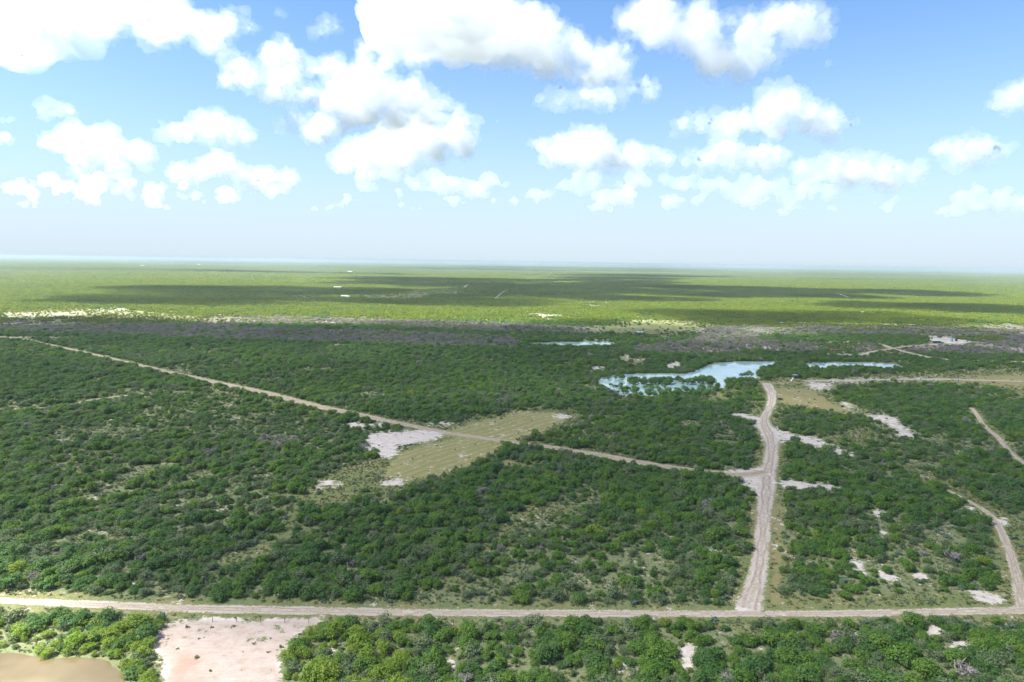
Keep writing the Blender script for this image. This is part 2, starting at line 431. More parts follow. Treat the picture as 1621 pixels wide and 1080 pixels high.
# ------------------------------------------------------------------ ground and road material
def ground_material(name, road):
    q = N(name)
    geo = q.n('ShaderNodeNewGeometry')
    pos = geo.outputs['Position']

    def attr(nm):
        a = q.n('ShaderNodeAttribute', attribute_name=nm)
        s = q.n('ShaderNodeSeparateColor')
        q.l(a.outputs['Color'], s.inputs[0])
        return s.outputs
    za, zb = attr('za'), attr('zb')
    fine, mid, big, huge = q.noise(pos, 1.6, 5, .7), q.noise(pos, .33, 5, .65), q.noise(pos, .06, 5, .6), q.noise(pos, .012, 3, .5)
    speck = q.noise(pos, .7, 3, .6)

    def edge(wt, k=.9):
        nz = q.math('ADD', q.math('MULTIPLY', mid, .62), q.math('MULTIPLY', fine, .38))
        e = q.math('ADD', wt, q.math('MULTIPLY', q.math('SUBTRACT', nz, .5), 4.0 * k))
        e = q.math('ADD', e, q.math('MULTIPLY', q.math('SUBTRACT', big, .5), 1.6 * k))
        return q.ss(e, .36, .62)
    litter = q.mix(q.ss(mid, .35, .65), (.062, .092, .034), (.115, .122, .066))
    litter = q.mix(q.ss(fine, .35, .7), litter, (.125, .135, .065))
    litter = q.mix(q.ss(speck, .56, .68), litter, (.16, .135, .10))
    pale = q.ss(q.math('ADD', q.math('MULTIPLY', big, .45), q.math('MULTIPLY', mid, .55)), .56, .66)
    litter = q.mix(pale, litter, q.mix(fine, (.19, .155, .12), (.27, .225, .19)))
    canopy = q.mix(q.ss(huge, .35, .65), (.040, .062, .014), (.050, .074, .017))  # far ground darkened to stand in for crowns shading one another
    canopy = q.mix(q.ss(big, .4, .62), canopy, (.058, .074, .02))
    c = q.mix(zb[1], litter, canopy)
    grass = q.mix(q.ss(mid, .35, .65), (.072, .098, .03), (.118, .126, .05))
    grass = q.mix(q.ss(big, .42, .62), grass, (.135, .128, .055))
    grass = q.mix(q.ss(speck, .57, .7), grass, (.185, .16, .12))
    grass = q.mix(q.ss(fine, .5, .62), grass, (.048, .075, .022))
    grass = q.mix(q.ss(q.noise(pos, 3.5, 3, .7), .53, .66), grass, (.16, .155, .075))
    c = q.mix(edge(za[1]), c, grass)
    dry = q.mix(q.ss(mid, .3, .7), (.165, .14, .068), (.125, .12, .05))
    dry = q.mix(q.ss(fine, .5, .75), dry, (.11, .105, .045))
    c = q.mix(edge(za[2], .7), c, dry)
    wv = q.n('ShaderNodeTexWave', wave_type='BANDS', bands_direction='X', wave_profile='SIN')
    mp = q.n('ShaderNodeMapping')
    a0, a1 = g_at(668, 744), g_at(800, 703)
    mp.inputs['Rotation'].default_value = (0, 0, -(math.atan2(a1[1] - a0[1], a1[0] - a0[0]) - math.pi / 2))
    q.l(pos, mp.inputs[0])
    q.l(mp.outputs[0], wv.inputs[0])
    wv.inputs['Scale'].default_value = .062
    wv.inputs['Distortion'].default_value = 11
    wv.inputs['Detail'].default_value = 3
    wv.inputs['Detail Scale'].default_value = .35
    swath = q.mix(q.math('MULTIPLY', q.ss(wv.outputs['Fac'], .3, .75), q.ss(mid, .35, .6)), (.142, .146, .056), (.215, .178, .092))
    swath = q.mix(q.ss(fine, .55, .8), swath, (.12, .12, .05))
    c = q.mix(q.math('MULTIPLY', edge(zb[2], .5), .85), c, swath)
    gsoil = q.mix(mid, (.13, .105, .10), (.2, .165, .15))
    c = q.mix(q.math('MULTIPLY', edge(zb[0]), .9), c, gsoil)
    sand = q.mix(q.ss(mid, .3, .7), (.30, .26, .235), (.39, .35, .325))
    sand = q.mix(q.ss(speck, .6, .72), sand, (.17, .15, .10))
    pinkn = q.mix(q.ss(mid, .3, .7), (.24, .19, .16), (.29, .24, .21))
    pinkn = q.mix(q.ss(big, .55, .7), pinkn, (.235, .155, .12))
    at = q.n('ShaderNodeAttribute', attribute_name='pk')
    sm = q.n('ShaderNodeMapping')
    sm.inputs['Rotation'].default_value = (0, 0, .55)
    sm.inputs['Scale'].default_value = (.09, 1.3, 1)
    q.l(pos, sm.inputs[0])
    streak = q.noise(sm.outputs[0], 1.0, 4, .6, .6)
    pinkn = q.mix(q.math('MULTIPLY', q.ss(streak, .5, .7), .4), pinkn, (.185, .135, .105))
    pinkn = q.mix(q.ss(q.noise(pos, 2.2, 4, .7), .6, .7), pinkn, (.14, .115, .085))
    sand = q.mix(q.math('MULTIPLY', at.outputs['Fac'], .9), sand, pinkn)
    sand = q.mix(q.ss(q.noise(pos, 2.2, 4, .7), .58, .68), sand, (.20, .175, .14))
    c = q.mix(edge(za[0], 1.1), c, sand)
    if road:
        u = q.n('ShaderNodeAttribute', attribute_name='across').outputs['Fac']      # 0 middle .. 1 edge
        sd = q.n('ShaderNodeAttribute', attribute_name='side').outputs['Fac']
        grs = q.n('ShaderNodeAttribute', attribute_name='grassy').outputs['Fac']
        dirt = q.mix(q.ss(mid, .3, .7), (.27, .23, .20), (.35, .31, .28))
        dirt = q.mix(q.ss(speck, .58, .74), dirt, (.19, .155, .12))
        tan = q.mix(mid, (.215, .165, .10), (.28, .225, .155))
        dirt = q.mix(q.math('MULTIPLY', grs, .7), dirt, tan)
        rut = q.ss(q.math('ABSOLUTE', q.math('SUBTRACT', u, q.math('ADD', .36, q.math('MULTIPLY', q.math('SUBTRACT', big, .5), .9)))), .04, .2)
        dirt = q.mix(q.math('MULTIPLY', q.math('SUBTRACT', 1.0, rut), q.ss(mid, .3, .62)), dirt, (.19, .145, .115))
        hump = q.math('MULTIPLY', q.ss(q.math('ADD', u, q.math('MULTIPLY', q.math('SUBTRACT', mid, .5), .9)), .26, .10), q.math('ADD', .38, q.math('MULTIPLY', grs, .62)))
        hump = q.math('MULTIPLY', hump, q.ss(fine, .38, .58))
        dirt = q.mix(hump, dirt, (.13, .125, .055))
        e = q.math('ADD', u, q.math('MULTIPLY', q.math('SUBTRACT', q.math('ADD', q.math('MULTIPLY', mid, .6), q.math('MULTIPLY', fine, .4)), .5), 3.0))
        e = q.math('ADD', e, q.math('MULTIPLY', q.math('SUBTRACT', big, .5), 1.0))
        c = q.mix(q.ss(e, .95, .62), c, dirt)
    bp = q.n('ShaderNodeBump')
    bp.inputs['Strength'].default_value = .6
    bp.inputs['Distance'].default_value = .25
    q.l(q.math('ADD', q.math('MULTIPLY', mid, 1.0), q.math('MULTIPLY', fine, .5)), bp.inputs['Height'])
    q.surf(c, .95, .1, bp.outputs[0])
    return q.m


def set_zone_attrs(me, x, y):
    z = zones(x, y)
    far = np.clip((z['d'] - 1000) / 900, 0, 1)
    clear = np.clip(1 - (z['road'] - 1) / 5, 0, 1) * np.where(z['d'] < 2500, 1, 0)
    n1 = vnoise(x, y, 40, 3)
    grass = np.clip(z['grass'] + clear * .62 + np.clip((n1 - .62) * 3, 0, .5) * (z['thin'] * .8 + .3), 0, 1)
    sand = z['sand']
    for nm, cols in (('za', (sand, grass, z['dry'])), ('zb', (z['dead'], far * (1 - z['grass']) * (1 - z['dry']), z['stripe']))):
        a = me.color_attributes.new(nm, 'FLOAT_COLOR', 'POINT')
        arr = np.ones((len(x), 4), np.float32)
        for k in range(3):
            arr[:, k] = cols[k]
        a.data.foreach_set('color', arr.ravel())
    a = me.attributes.new('pk', 'FLOAT', 'POINT')
    a.data.foreach_set('value', z['pink'].astype(np.float32))


def grid_mesh(name, V, nu, nv, mat):
    """V: (nu*nv, 3), quads between neighbours"""
    i = np.arange(nu * nv).reshape(nu, nv)
    q = np.stack([i[:-1, :-1], i[1:, :-1], i[1:, 1:], i[:-1, 1:]], -1).reshape(-1, 4)
    me = bpy.data.meshes.new(name)
    me.vertices.add(len(V))
    me.vertices.foreach_set('co', V.astype(np.float32).ravel())
    me.loops.add(q.size)
    me.loops.foreach_set('vertex_index', q.ravel())
    me.polygons.add(len(q))
    me.polygons.foreach_set('loop_start', np.arange(0, q.size, 4))
    me.update(calc_edges=True)
    me.validate()
    me.materials.append(mat)
    return me


def link(name, me, parent=None, **props):
    o = bpy.data.objects.new(name, me)
    C.objects.link(o)
    if parent is not None:
        o.parent = parent
    for k, v in props.items():
        o[k] = v
    return o


GM = ground_material('ground_soil', False)
RM = ground_material('road_dirt', True)
NA, ND = 620, 560
az = np.radians(np.linspace(-52, 52, NA))
inv = np.linspace(1 / 60., 1 / 9000., ND - 40)          # even steps across the picture
dist = np.concatenate([1 / inv, np.geomspace(9300, 60000, 40)])
A, D = np.meshgrid(az, dist, indexing='ij')
gx, gy = (np.sin(A) * D / np.cos(A * .35)).ravel(), (np.cos(A) * D).ravel()
V = np.stack([gx, gy, relief(gx, gy)], -1)
me = grid_mesh('ground', V, NA, ND, GM)
set_zone_attrs(me, gx, gy)
if me.polygons[0].normal.z < 0:
    me.flip_normals()
link('ground', me, kind='structure')
# the rest of the plain, behind and beside the camera, set just lower
xs = np.concatenate([-np.geomspace(60000, 100, 60), np.geomspace(100, 60000, 60)])
XX, YY = np.meshgrid(xs, xs, indexing='ij')
sel = V[:, :2]
me = grid_mesh('plain', np.stack([XX.ravel(), YY.ravel(), np.full(XX.size, -14.0)], -1), 120, 120, GM)
set_zone_attrs(me, XX.ravel(), YY.ravel())
link('plain', me, kind='structure')


def smooth_line(P, W, step):
    d = np.concatenate([[0], np.cumsum(np.hypot(*np.diff(P, axis=0).T))])
    s = np.arange(0, d[-1], step)
    # Catmull-like smoothing: interpolate then box blur
    x, y, w_ = np.interp(s, d, P[:, 0]), np.interp(s, d, P[:, 1]), np.interp(s, d, W)
    k = max(1, int(6 / step))
    if len(s) > 4 * k:
        ker = np.ones(2 * k + 1) / (2 * k + 1)
        pad = lambda a: np.convolve(np.pad(a, k, mode='reflect', reflect_type='odd'), ker, 'valid')
        x, y, w_ = pad(x), pad(y), pad(w_)
    return np.stack([x, y], -1), w_


ROADW = {'edge_track': .46, 'bend': .44, 'bend_on': .44, 'near': .36, 'spur': .45, 'long': .58}
GRASSY = {'near': .3, 'spur': .12, 'long': .75, 'woods': .6, 'ranch_arm': .5, 'bend': .4, 'left_trail': .8, 'edge_track': .4, 'bend_on': .4}
for li, (nm, (P, W)) in enumerate(ROADG.items()):
    far = np.hypot(*P.mean(0)) > 900
    L, Wd = smooth_line(P, W, 6. if far else 1.5)
    T = np.gradient(L, axis=0)
    T /= np.linalg.norm(T, axis=1)[:, None] + 1e-9
    Nn = np.stack([-T[:, 1], T[:, 0]], -1)
    across = np.linspace(-1, 1, 9)
    VV = L[:, None, :] + Nn[:, None, :] * (across[None, :, None] * Wd[:, None, None] * ROADW.get(nm, .62))
    VV = VV.reshape(-1, 2)
    zz = relief(VV[:, 0], VV[:, 1]) + .02 + .004 * li + (.12 if far else 0)
    me = grid_mesh('road', np.column_stack([VV, zz]), len(L), 9, RM)
    if me.polygons[0].normal.z < 0:
        me.flip_normals()
    set_zone_attrs(me, VV[:, 0], VV[:, 1])
    for an, vals in (('across', np.tile(np.abs(across), len(L))), ('side', np.tile(across, len(L))), ('grassy', np.full(len(VV), GRASSY.get(nm, .15)))):
        a = me.attributes.new(an, 'FLOAT', 'POINT')
        a.data.foreach_set('value', vals.astype(np.float32))
    link('dirt_road', me, kind='structure')


# ------------------------------------------------------------------ water
def water_mat(name, deep, shallow, rip):
    q = N(name)
    pos = q.n('ShaderNodeNewGeometry').outputs['Position']
    c = q.mix(q.ss(q.noise(pos, .05, 3), .4, .65), deep, shallow)
    mp = q.n('ShaderNodeMapping')
    mp.inputs['Scale'].default_value = (1, 1.6, 1)
    q.l(pos, mp.inputs[0])
    bp = q.n('ShaderNodeBump')
    bp.inputs['Strength'].default_value = rip
    bp.inputs['Distance'].default_value = .06
    q.l(q.noise(mp.outputs[0], .9, 4), bp.inputs['Height'])
    q.surf(c, .06, .5, bp.outputs[0], IOR=1.33)
    return q.m


BLUEW = water_mat('pond_water', (.19, .28, .285), (.25, .335, .335), .13)
MUDW = water_mat('muddy_water', (.085, .066, .033), (.125, .10, .058), .2)
for nm, poly in WATER.items():
    P = g_line(poly)
    n = len(P)
    Q = []
    for i in range(n):
        a, b = P[i], P[(i + 1) % n]
        k = max(2, int(np.hypot(*(b - a)) / 2.5))
        k = min(k, 40)
        for j in range(k):
            p = a + (b - a) * j / k
            Q.append(p)
    Q = np.array(Q)
    cen = Q.mean(0)
    s = .9 if nm == 'muddy' else 2.0
    Q = Q + np.column_stack([vnoise(Q[:, 0], Q[:, 1], 6, 5) - .5, vnoise(Q[:, 0], Q[:, 1], 6, 9) - .5]) * s * 2
    bm = bmesh.new()
    vs_ = [bm.verts.new((p[0], p[1], .012)) for p in Q]
    fce = bm.faces.new(vs_)
    bmesh.ops.triangulate(bm, faces=[fce])
    me = bpy.data.meshes.new('pond')
    bm.to_mesh(me)
    me.materials.append(MUDW if nm == 'muddy' else BLUEW)
    if me.polygons[0].normal.z < 0:
        me.flip_normals()
    link('pond_water', me, kind='structure')


# ------------------------------------------------------------------ foliage
def leaf_mat(name, lo, hi, alt, trans=.28, rough=.6):
    q = N(name)
    oi = q.n('ShaderNodeObjectInfo')
    tn = q.n('ShaderNodeAttribute', attribute_name='tint').outputs['Fac']
    patch = q.noise(oi.outputs['Location'], .02, 2)
    c = q.mix(oi.outputs['Random'], lo, hi)
    c = q.mix(q.math('MULTIPLY', q.ss(patch, .45, .65), .55), c, alt)
    c = q.mix(1.0, c, q.mix(tn, (.72, .74, .72), (1.28, 1.26, 1.2)), 'MULTIPLY')
    d = q.n('ShaderNodeBsdfPrincipled')
    q.l(c, d.inputs['Base Color'])
    d.inputs['Roughness'].default_value = rough
    d.inputs['Specular IOR Level'].default_value = .25
    t = q.n('ShaderNodeBsdfTranslucent')
    q.l(q.mix(1.0, c, (1.15, 1.2, .6), 'MULTIPLY'), t.inputs['Color'])
    mx = q.n('ShaderNodeMixShader')
    mx.inputs[0].default_value = trans
    q.l(d.outputs[0], mx.inputs[1])
    q.l(t.outputs[0], mx.inputs[2])
    q.l(mx.outputs[0], q.out.inputs[0])
    return q.m


ML = {
    'mesquite': leaf_mat('mesquite_leaf', (.068, .150, .018), (.108, .186, .025), (.080, .152, .022), .45),
    'dark': leaf_mat('dark_leaf', (.046, .114, .024), (.070, .146, .028), (.058, .120, .032), .44),
    'gray': leaf_mat('gray_green_leaf', (.086, .134, .058), (.122, .160, .080), (.094, .134, .066), .34),
    'yellow': leaf_mat('yellow_green_leaf', (.130, .210, .020), (.170, .240, .028), (.145, .212, .030), .48),  # yellow-green kind, brightened so the leaf colour carries sunlight
    'cactus': leaf_mat('cactus_pad', (.060, .105, .066), (.090, .135, .090), (.075, .115, .080), .05, .5),
    'dead': leaf_mat('dead_twig', (.160, .146, .148), (.225, .205, .206), (.185, .168, .174), .2, .9),
    'weed': leaf_mat('weed_leaf', (.085, .125, .042), (.155, .165, .072), (.115, .135, .058), .35, .8),
    'far': leaf_mat('far_leaf', (.104, .150, .010), (.150, .188, .014), (.116, .152, .012), .44),
}
BARK = plain('bark', (.13, .105, .085), .95, .1)


def quads_mesh(name, ctr, nrm, size, aspect, tint, mat, R):
    n = len(ctr)
    rv = R.normal(size=(n, 3))
    t1 = np.cross(nrm, rv)
    t1 /= np.linalg.norm(t1, axis=1)[:, None] + 1e-9
    t2 = np.cross(nrm, t1)
    a, b = t1 * (size * aspect)[:, None], t2 * size[:, None]
    fold = nrm * (size * .25)[:, None]
    V = np.stack([ctr - a - fold, ctr - b * .9, ctr + a - fold, ctr + b], 1).reshape(-1, 3)
    f = np.arange(n * 4).reshape(n, 4)
    tri = np.concatenate([f[:, [0, 1, 3]], f[:, [1, 2, 3]]])
    me = bpy.data.meshes.new(name)
    me.vertices.add(len(V))
    me.vertices.foreach_set('co', V.astype(np.float32).ravel())
    me.loops.add(tri.size)
    me.loops.foreach_set('vertex_index', tri.ravel().astype(np.int32))
    me.polygons.add(len(tri))
    me.polygons.foreach_set('loop_start', np.arange(0, tri.size, 3))
    me.update(calc_edges=True)
    at = me.attributes.new('tint', 'FLOAT', 'POINT')
    at.data.foreach_set('value', np.repeat(tint, 4).astype(np.float32))
    me.materials.append(mat)
    return me


def crown_points(R, rad, hgt, nleaf, nl, base=.25, shell=(.72, 1.08), up_bias=.35):
    """leaf centres and normals over a cluster of lobes; the crown sits on z = 0"""
    k = nl
    ang = R.uniform(0, 6.283, k)
    rr = rad * .72 * np.sqrt(R.uniform(0, 1, k))
    lr = rad * R.uniform(.20, .48, k)
    lc = np.column_stack([rr * np.cos(ang), rr * np.sin(ang), hgt * (base + (1 - base) * R.uniform(.25, .8, k) * (1 - .45 * (rr / rad)))])
    lc[:, 2] = np.maximum(lc[:, 2], lr * .55)
    lz = np.minimum(1.0, R.uniform(.7, 1.0, k))
    P, Nn = [], []
    tries = 0
    while sum(map(len, P)) < nleaf and tries < 12:
        tries += 1
        m = nleaf * 2
        i = R.choice(k, m, p=lr ** 2 / (lr ** 2).sum())
        d = R.normal(size=(m, 3))
        d[:, 2] += up_bias
        d /= np.linalg.norm(d, axis=1)[:, None]
        far_ = np.where(R.uniform(0, 1, m) < .14, R.uniform(1.1, 1.5, m), R.uniform(*shell, m))
        p = lc[i] + d * (lr[i] * far_)[:, None] * np.column_stack([np.ones(m), np.ones(m), lz[i]])
        dist_ = np.linalg.norm((p[:, None, :] - lc[None]) / np.stack([np.ones(k), np.ones(k), lz], -1)[None], axis=2) / lr[None]
        dist_[np.arange(m), i] = 9
        ok = (dist_.min(1) > .72) & (p[:, 2] > .05)
        P.append(p[ok])
        Nn.append(d[ok])
    return np.concatenate(P)[:nleaf], np.concatenate(Nn)[:nleaf], lc


def make_crown(name, kind, seed, rad, hgt, nleaf, leaf, nl, base=.25, rnd=.55, aspect=1.5, shell=(.72, 1.08)):
    R = np.random.default_rng(seed)
    p, n, lc = crown_points(R, rad, hgt, nleaf, nl, base, shell)
    n = n + R.normal(size=n.shape) * rnd * .8
    n[:, 2] += .75
    n /= np.linalg.norm(n, axis=1)[:, None]
    cl = vnoise(p[:, 0] * 10 + 50, p[:, 1] * 10 + p[:, 2] * 7 + 90, 6, seed, 2)
    t = np.clip(R.uniform(0, 1, len(p)) * .55 + cl * .6 - .05, 0, 1)
    return quads_mesh(name, p, n, leaf * R.uniform(.6, 1.3, len(p)), aspect, t, ML[kind], R), lc


def tubes_mesh(name, segs, mat, sides=5):
    bm = bmesh.new()
    for pts, r0, r1 in segs:
        prev = None
        m = len(pts)
        for i, p in enumerate(pts):
            a = Vector(pts[min(i + 1, m - 1)]) - Vector(pts[max(i - 1, 0)])
            if a.length < 1e-6:
                a = Vector((0, 0, 1))
            qz = a.to_track_quat('Z', 'Y')
            r = r0 + (r1 - r0) * i / (m - 1)
            ring = [bm.verts.new(Vector(p) + qz @ Vector((r * math.cos(6.2832 * j / sides), r * math.sin(6.2832 * j / sides), 0))) for j in range(sides)]
            if prev:
                for j in range(sides):
                    bm.faces.new((prev[j], prev[(j + 1) % sides], ring[(j + 1) % sides], ring[j]))
            prev = ring
        if len(prev) > 2:
            bm.faces.new(prev)
    me = bpy.data.meshes.new(name)
    bm.to_mesh(me)
    bm.free()
    me.materials.append(mat)
    return me


def make_stems(seed, lc, n=5):
    R = random.Random(seed)
    segs = []
    idx = list(range(len(lc)))
    R.shuffle(idx)
    for i in idx[:n]:
        b = Vector((R.uniform(-.18, .18), R.uniform(-.18, .18), -.05))
        e = Vector(lc[i])
        mpt = b.lerp(e, .5) + Vector((R.uniform(-.2, .2), R.uniform(-.2, .2), -.1))
        segs.append(([tuple(b), tuple(mpt), tuple(e)], .09, .025))
    return tubes_mesh('trunk', segs, BARK, 4)


# near forms: crown + stems, radius about 1 m and height about 1.2 m at scale 1 -> scaled to 1.2..2.8 m radius
FORMS = {}
for kind, cnt, args in (
        ('mesquite', 7, dict(rad=2.0, hgt=2.5, nleaf=1000, leaf=.115, nl=18, base=.16, shell=(.6, 1.18))),
        ('dark', 5, dict(rad=2.0, hgt=2.1, nleaf=1000, leaf=.112, nl=17, base=.1, shell=(.62, 1.16))),
        ('gray', 4, dict(rad=1.9, hgt=2.0, nleaf=760, leaf=.10, nl=14, base=.06, rnd=.9, shell=(.5, 1.2))),
        ('yellow', 4, dict(rad=2.1, hgt=2.6, nleaf=950, leaf=.115, nl=18, base=.15, rnd=.7, shell=(.55, 1.22))),
        ('cactus', 3, dict(rad=1.3, hgt=1.1, nleaf=150, leaf=.17, nl=8, base=.0, rnd=1.2, aspect=1.1, shell=(.3, 1.0))),
        ('dead', 3, dict(rad=2.0, hgt=2.2, nleaf=380, leaf=.07, nl=9, base=.1, rnd=1.5, aspect=7., shell=(.2, 1.1))),
        ('weed', 3, dict(rad=.7, hgt=.45, nleaf=70, leaf=.085, nl=7, base=.0, rnd=1.0, aspect=2.2, shell=(.3, 1.1)))):
    FORMS[kind] = []
    for i in range(cnt):
        a = dict(args)
        jit = random.uniform(.85, 1.15)
        a['hgt'] *= jit
        a['nl'] = a['nl'] + random.randint(-3, 3)
        me, lc = make_crown(kind + '_crown', kind, 100 + i * 7 + len(kind) * 31, **a)
        st = make_stems(i * 5 + 3, lc, 6) if kind not in ('cactus', 'weed') else None
        FORMS[kind].append((me, st))


def clump_mesh(name, kind, seed, half, n, rad, hgt, q_each, leaf):
    R = np.random.default_rng(seed)
    Ps, Ns, Ts = [], [], []
    for _ in range(n):
        s = R.uniform(.6, 1.25)
        p, nn, _l = crown_points(R, rad * s, hgt * s * R.uniform(.8, 1.2), q_each, 5, .15)
        p = p + np.array([*(R.uniform(-half, half, 2)), 0])
        Ps.append(p)
        Ns.append(nn + R.normal(size=nn.shape) * .45 + np.array([0, 0, .8]))
        Ts.append(np.clip(R.uniform(0, .75) + R.uniform(-.2, .25, len(p)), 0, 1))
    p, nn, t = map(np.concatenate, (Ps, Ns, Ts))
    nn /= np.linalg.norm(nn, axis=1)[:, None]
    return quads_mesh(name, p, nn, leaf * R.uniform(.7, 1.3, len(p)), 1.4, t, ML[kind], R)


def brush_object(name, protos, pts, scl, rot, idx, label=None):
    """one object: points that carry a form, size and turn; geometry nodes stand a shrub on each"""
    coll = bpy.data.collections.new(name + '_forms')
    for i, parts in enumerate(protos):
        if isinstance(parts, tuple) and parts[1] is not None:
            bm = bmesh.new()
            bm.from_mesh(parts[0])
            bm.free()
            me = parts[0]
            j = join_meshes([parts[0], parts[1]])
        else:
            j = parts[0] if isinstance(parts, tuple) else parts
        coll.objects.link(bpy.data.objects.new('%s_form.%03d' % (name, i), j))
    me = bpy.data.meshes.new(name)
    me.vertices.add(len(pts))
    me.vertices.foreach_set('co', pts.astype(np.float32).ravel())
    for nm, typ, val in (('siz', 'FLOAT_VECTOR', scl), ('turn', 'FLOAT', rot), ('form', 'INT', idx)):
        a = me.attributes.new(nm, typ, 'POINT')
        if typ == 'FLOAT_VECTOR':
            a.data.foreach_set('vector', val.astype(np.float32).ravel())
        else:
            a.data.foreach_set('value', val.astype(np.int32 if typ == 'INT' else np.float32))
    g = bpy.data.node_groups.new(name, 'GeometryNodeTree')
    g.interface.new_socket('Geometry', in_out='INPUT', socket_type='NodeSocketGeometry')
    g.interface.new_socket('Geometry', in_out='OUTPUT', socket_type='NodeSocketGeometry')
    gi, go = g.nodes.new('NodeGroupInput'), g.nodes.new('NodeGroupOutput')
    ip = g.nodes.new('GeometryNodeInstanceOnPoints')
    ci = g.nodes.new('GeometryNodeCollectionInfo')
    ci.inputs[0].default_value = coll
    ci.inputs[1].default_value = True
    ci.inputs[2].default_value = True
    ip.inputs['Pick Instance'].default_value = True

    def at(nm, dt):
        q = g.nodes.new('GeometryNodeInputNamedAttribute')
        q.data_type = dt
        q.inputs[0].default_value = nm
        return q.outputs[0]
    cx = g.nodes.new('ShaderNodeCombineXYZ')
    g.links.new(at('turn', 'FLOAT'), cx.inputs[2])
    g.links.new(gi.outputs[0], ip.inputs['Points'])
    g.links.new(ci.outputs[0], ip.inputs['Instance'])
    g.links.new(at('form', 'INT'), ip.inputs['Instance Index'])
    g.links.new(cx.outputs[0], ip.inputs['Rotation'])
    g.links.new(at('siz', 'FLOAT_VECTOR'), ip.inputs['Scale'])
    g.links.new(ip.outputs[0], go.inputs[0])
    o = link(name, me, kind='stuff')
    md = o.modifiers.new('plants', 'NODES')
    md.node_group = g
    return o


def join_meshes(ms):
    bm = bmesh.new()
    mats = []
    for m in ms:
        n0 = len(bm.faces)
        bm.from_mesh(m)
        bm.faces.ensure_lookup_table()
        for f in bm.faces[n0:]:
            f.material_index = len(mats)
        mats.append(m.materials[0])
    me = bpy.data.meshes.new('plant')
    bm.to_mesh(me)
    bm.free()
    for m in mats:
        me.materials.append(m)
    return me


def fan_grid(d0, d1, cell, half_deg=41):
    """jittered points over the fan the camera can see, with a margin"""
    t = math.tan(math.radians(half_deg))
    xs_ = np.arange(-d1 * t, d1 * t, cell)
    ys_ = np.arange(d0 * .75, d1, cell)
    X, Y = np.meshgrid(xs_, ys_)
    X = X + (np.arange(len(ys_)) % 2)[:, None] * cell * .5
    X, Y = X.ravel(), Y.ravel()
    k = (np.abs(X) < Y * t + 25) & (np.hypot(X, Y) >= d0) & (np.hypot(X, Y) < d1)
    X, Y = X[k], Y[k]
    return X + rng.uniform(-.42, .42, len(X)) * cell, Y + rng.uniform(-.42, .42, len(Y)) * cell


def cover(x, y, z):
    """how likely a shrub is to stand here"""
    n = vnoise(x, y, 38, 11, 3)
    n2 = vnoise(x, y, 11, 23, 2)
    d = np.clip(.94 - np.clip((.44 - n) * 3.5, 0, .7) - np.clip((.37 - n2) * 2.5, 0, .6), 0, 1)
    d *= 1 - .38 * z['thin']
    d *= np.clip(1 - z['grass'] * .985, 0, 1) * np.clip(1 - z['dry'] * .99, 0, 1) * np.clip(1 - z['sand'] * 1.3, 0, 1)
    d *= np.clip((z['road'] - .3 - vnoise(x, y, 9, 5) * 2.6) / 2, 0, 1)
    d *= (z['water'] < .3)
    return d


# near belt ---------------------------------------------------------
x, y = fan_grid(85, 1050, 2.35)
z = zones(x, y)
cv = cover(x, y, z)
keep = rng.uniform(0, 1, len(x)) < cv
# trees crowding the pond banks and the island between the two waters
px, py = z['px'], z['py']
x, y = x[keep], y[keep]
z = {k: v[keep] for k, v in z.items()}
px, py = z['px'], z['py']
n = len(x)
kind = np.full(n, 'mesquite', dtype=object)
u = rng.uniform(0, 1, n)
zone_dark = vnoise(x, y, 60, 41, 2)
kind[u < .30 + (zone_dark - .5) * .7] = 'dark'
kind[(u > .66 + (vnoise(x, y, 25, 43, 2) - .5) * .6)] = 'gray'
kind[(z['dead'] > .32) & (rng.uniform(0, 1, n) < .72)] = 'dead'
lit = ((px < 640) & (py > 1000) & (px > 445)) | ((px < 260) & (py > 990))
kind[lit & (rng.uniform(0, 1, n) < .6)] = 'yellow'  # sun patch put into leaf colour: shrubs here get the brighter yellow-green
odd = rng.uniform(0, 1, n)
kind[odd < .008] = 'yellow'
kind[(odd > .99) & ~lit] = 'dead'
size = np.clip(rng.lognormal(-.24, .37, n), .34, 1.6)
size *= .8 + .35 * vnoise(x, y, 50, 77, 2)
size[z['thin'] > .5] *= .8
size[(z['py'] > 976) & (z['py'] < 1000)] *= 1.0
north = z['d'] > 520
size[north] *= 1.08
shrubs = dict(x=x, y=y, kind=kind, size=size, px=px, py=py, d=z['d'])

# trees that stand in and round the blue pond ----------------------------------------
POND_TREES = []
Rp = random.Random(5)
for i in range(62):                                   # the wooded island strip
    POND_TREES.append((Rp.uniform(996, 1130), 606 + Rp.uniform(-3, 3), Rp.uniform(.95, 1.6), 'island'))
for qx, qy, s in ((1008, 619, 1.0), (1020, 617, .8), (1027, 622, .9), (1041, 618, .9), (1052, 614, 1.5), (1058, 622, .9), (1070, 620, .9), (1076, 624, 1), (1088, 621, .9),
                  (1096, 623, 1.0), (1106, 620, .8), (1125, 617, 1.2), (1136, 612, .7), (1174, 597, 1.2), (1181, 598, 1.4), (1190, 597, .9), (1186, 594, 1.1), (1156, 604, 1.0),
                  (962, 602, .8), (975, 602, .7), (982, 601, .9), (1005, 624, .8), (1014, 627, .8), (1035, 626, .9), (1048, 627, 1.0), (1066, 627, 1.0), (1003, 611, .7), (1112, 614, .9)):
    POND_TREES.append((qx, qy, s, 'shallows'))

for i in range(60):
    POND_TREES.append((Rp.uniform(985, 1142), 629 - 16 * Rp.random() ** 1.6, Rp.uniform(.6, 1.3), 'shallows'))
for i in range(26):
    POND_TREES.append((Rp.uniform(946, 1002), Rp.choice((Rp.uniform(612, 628), Rp.uniform(596, 604))), Rp.uniform(.6, 1.1), 'shallows'))

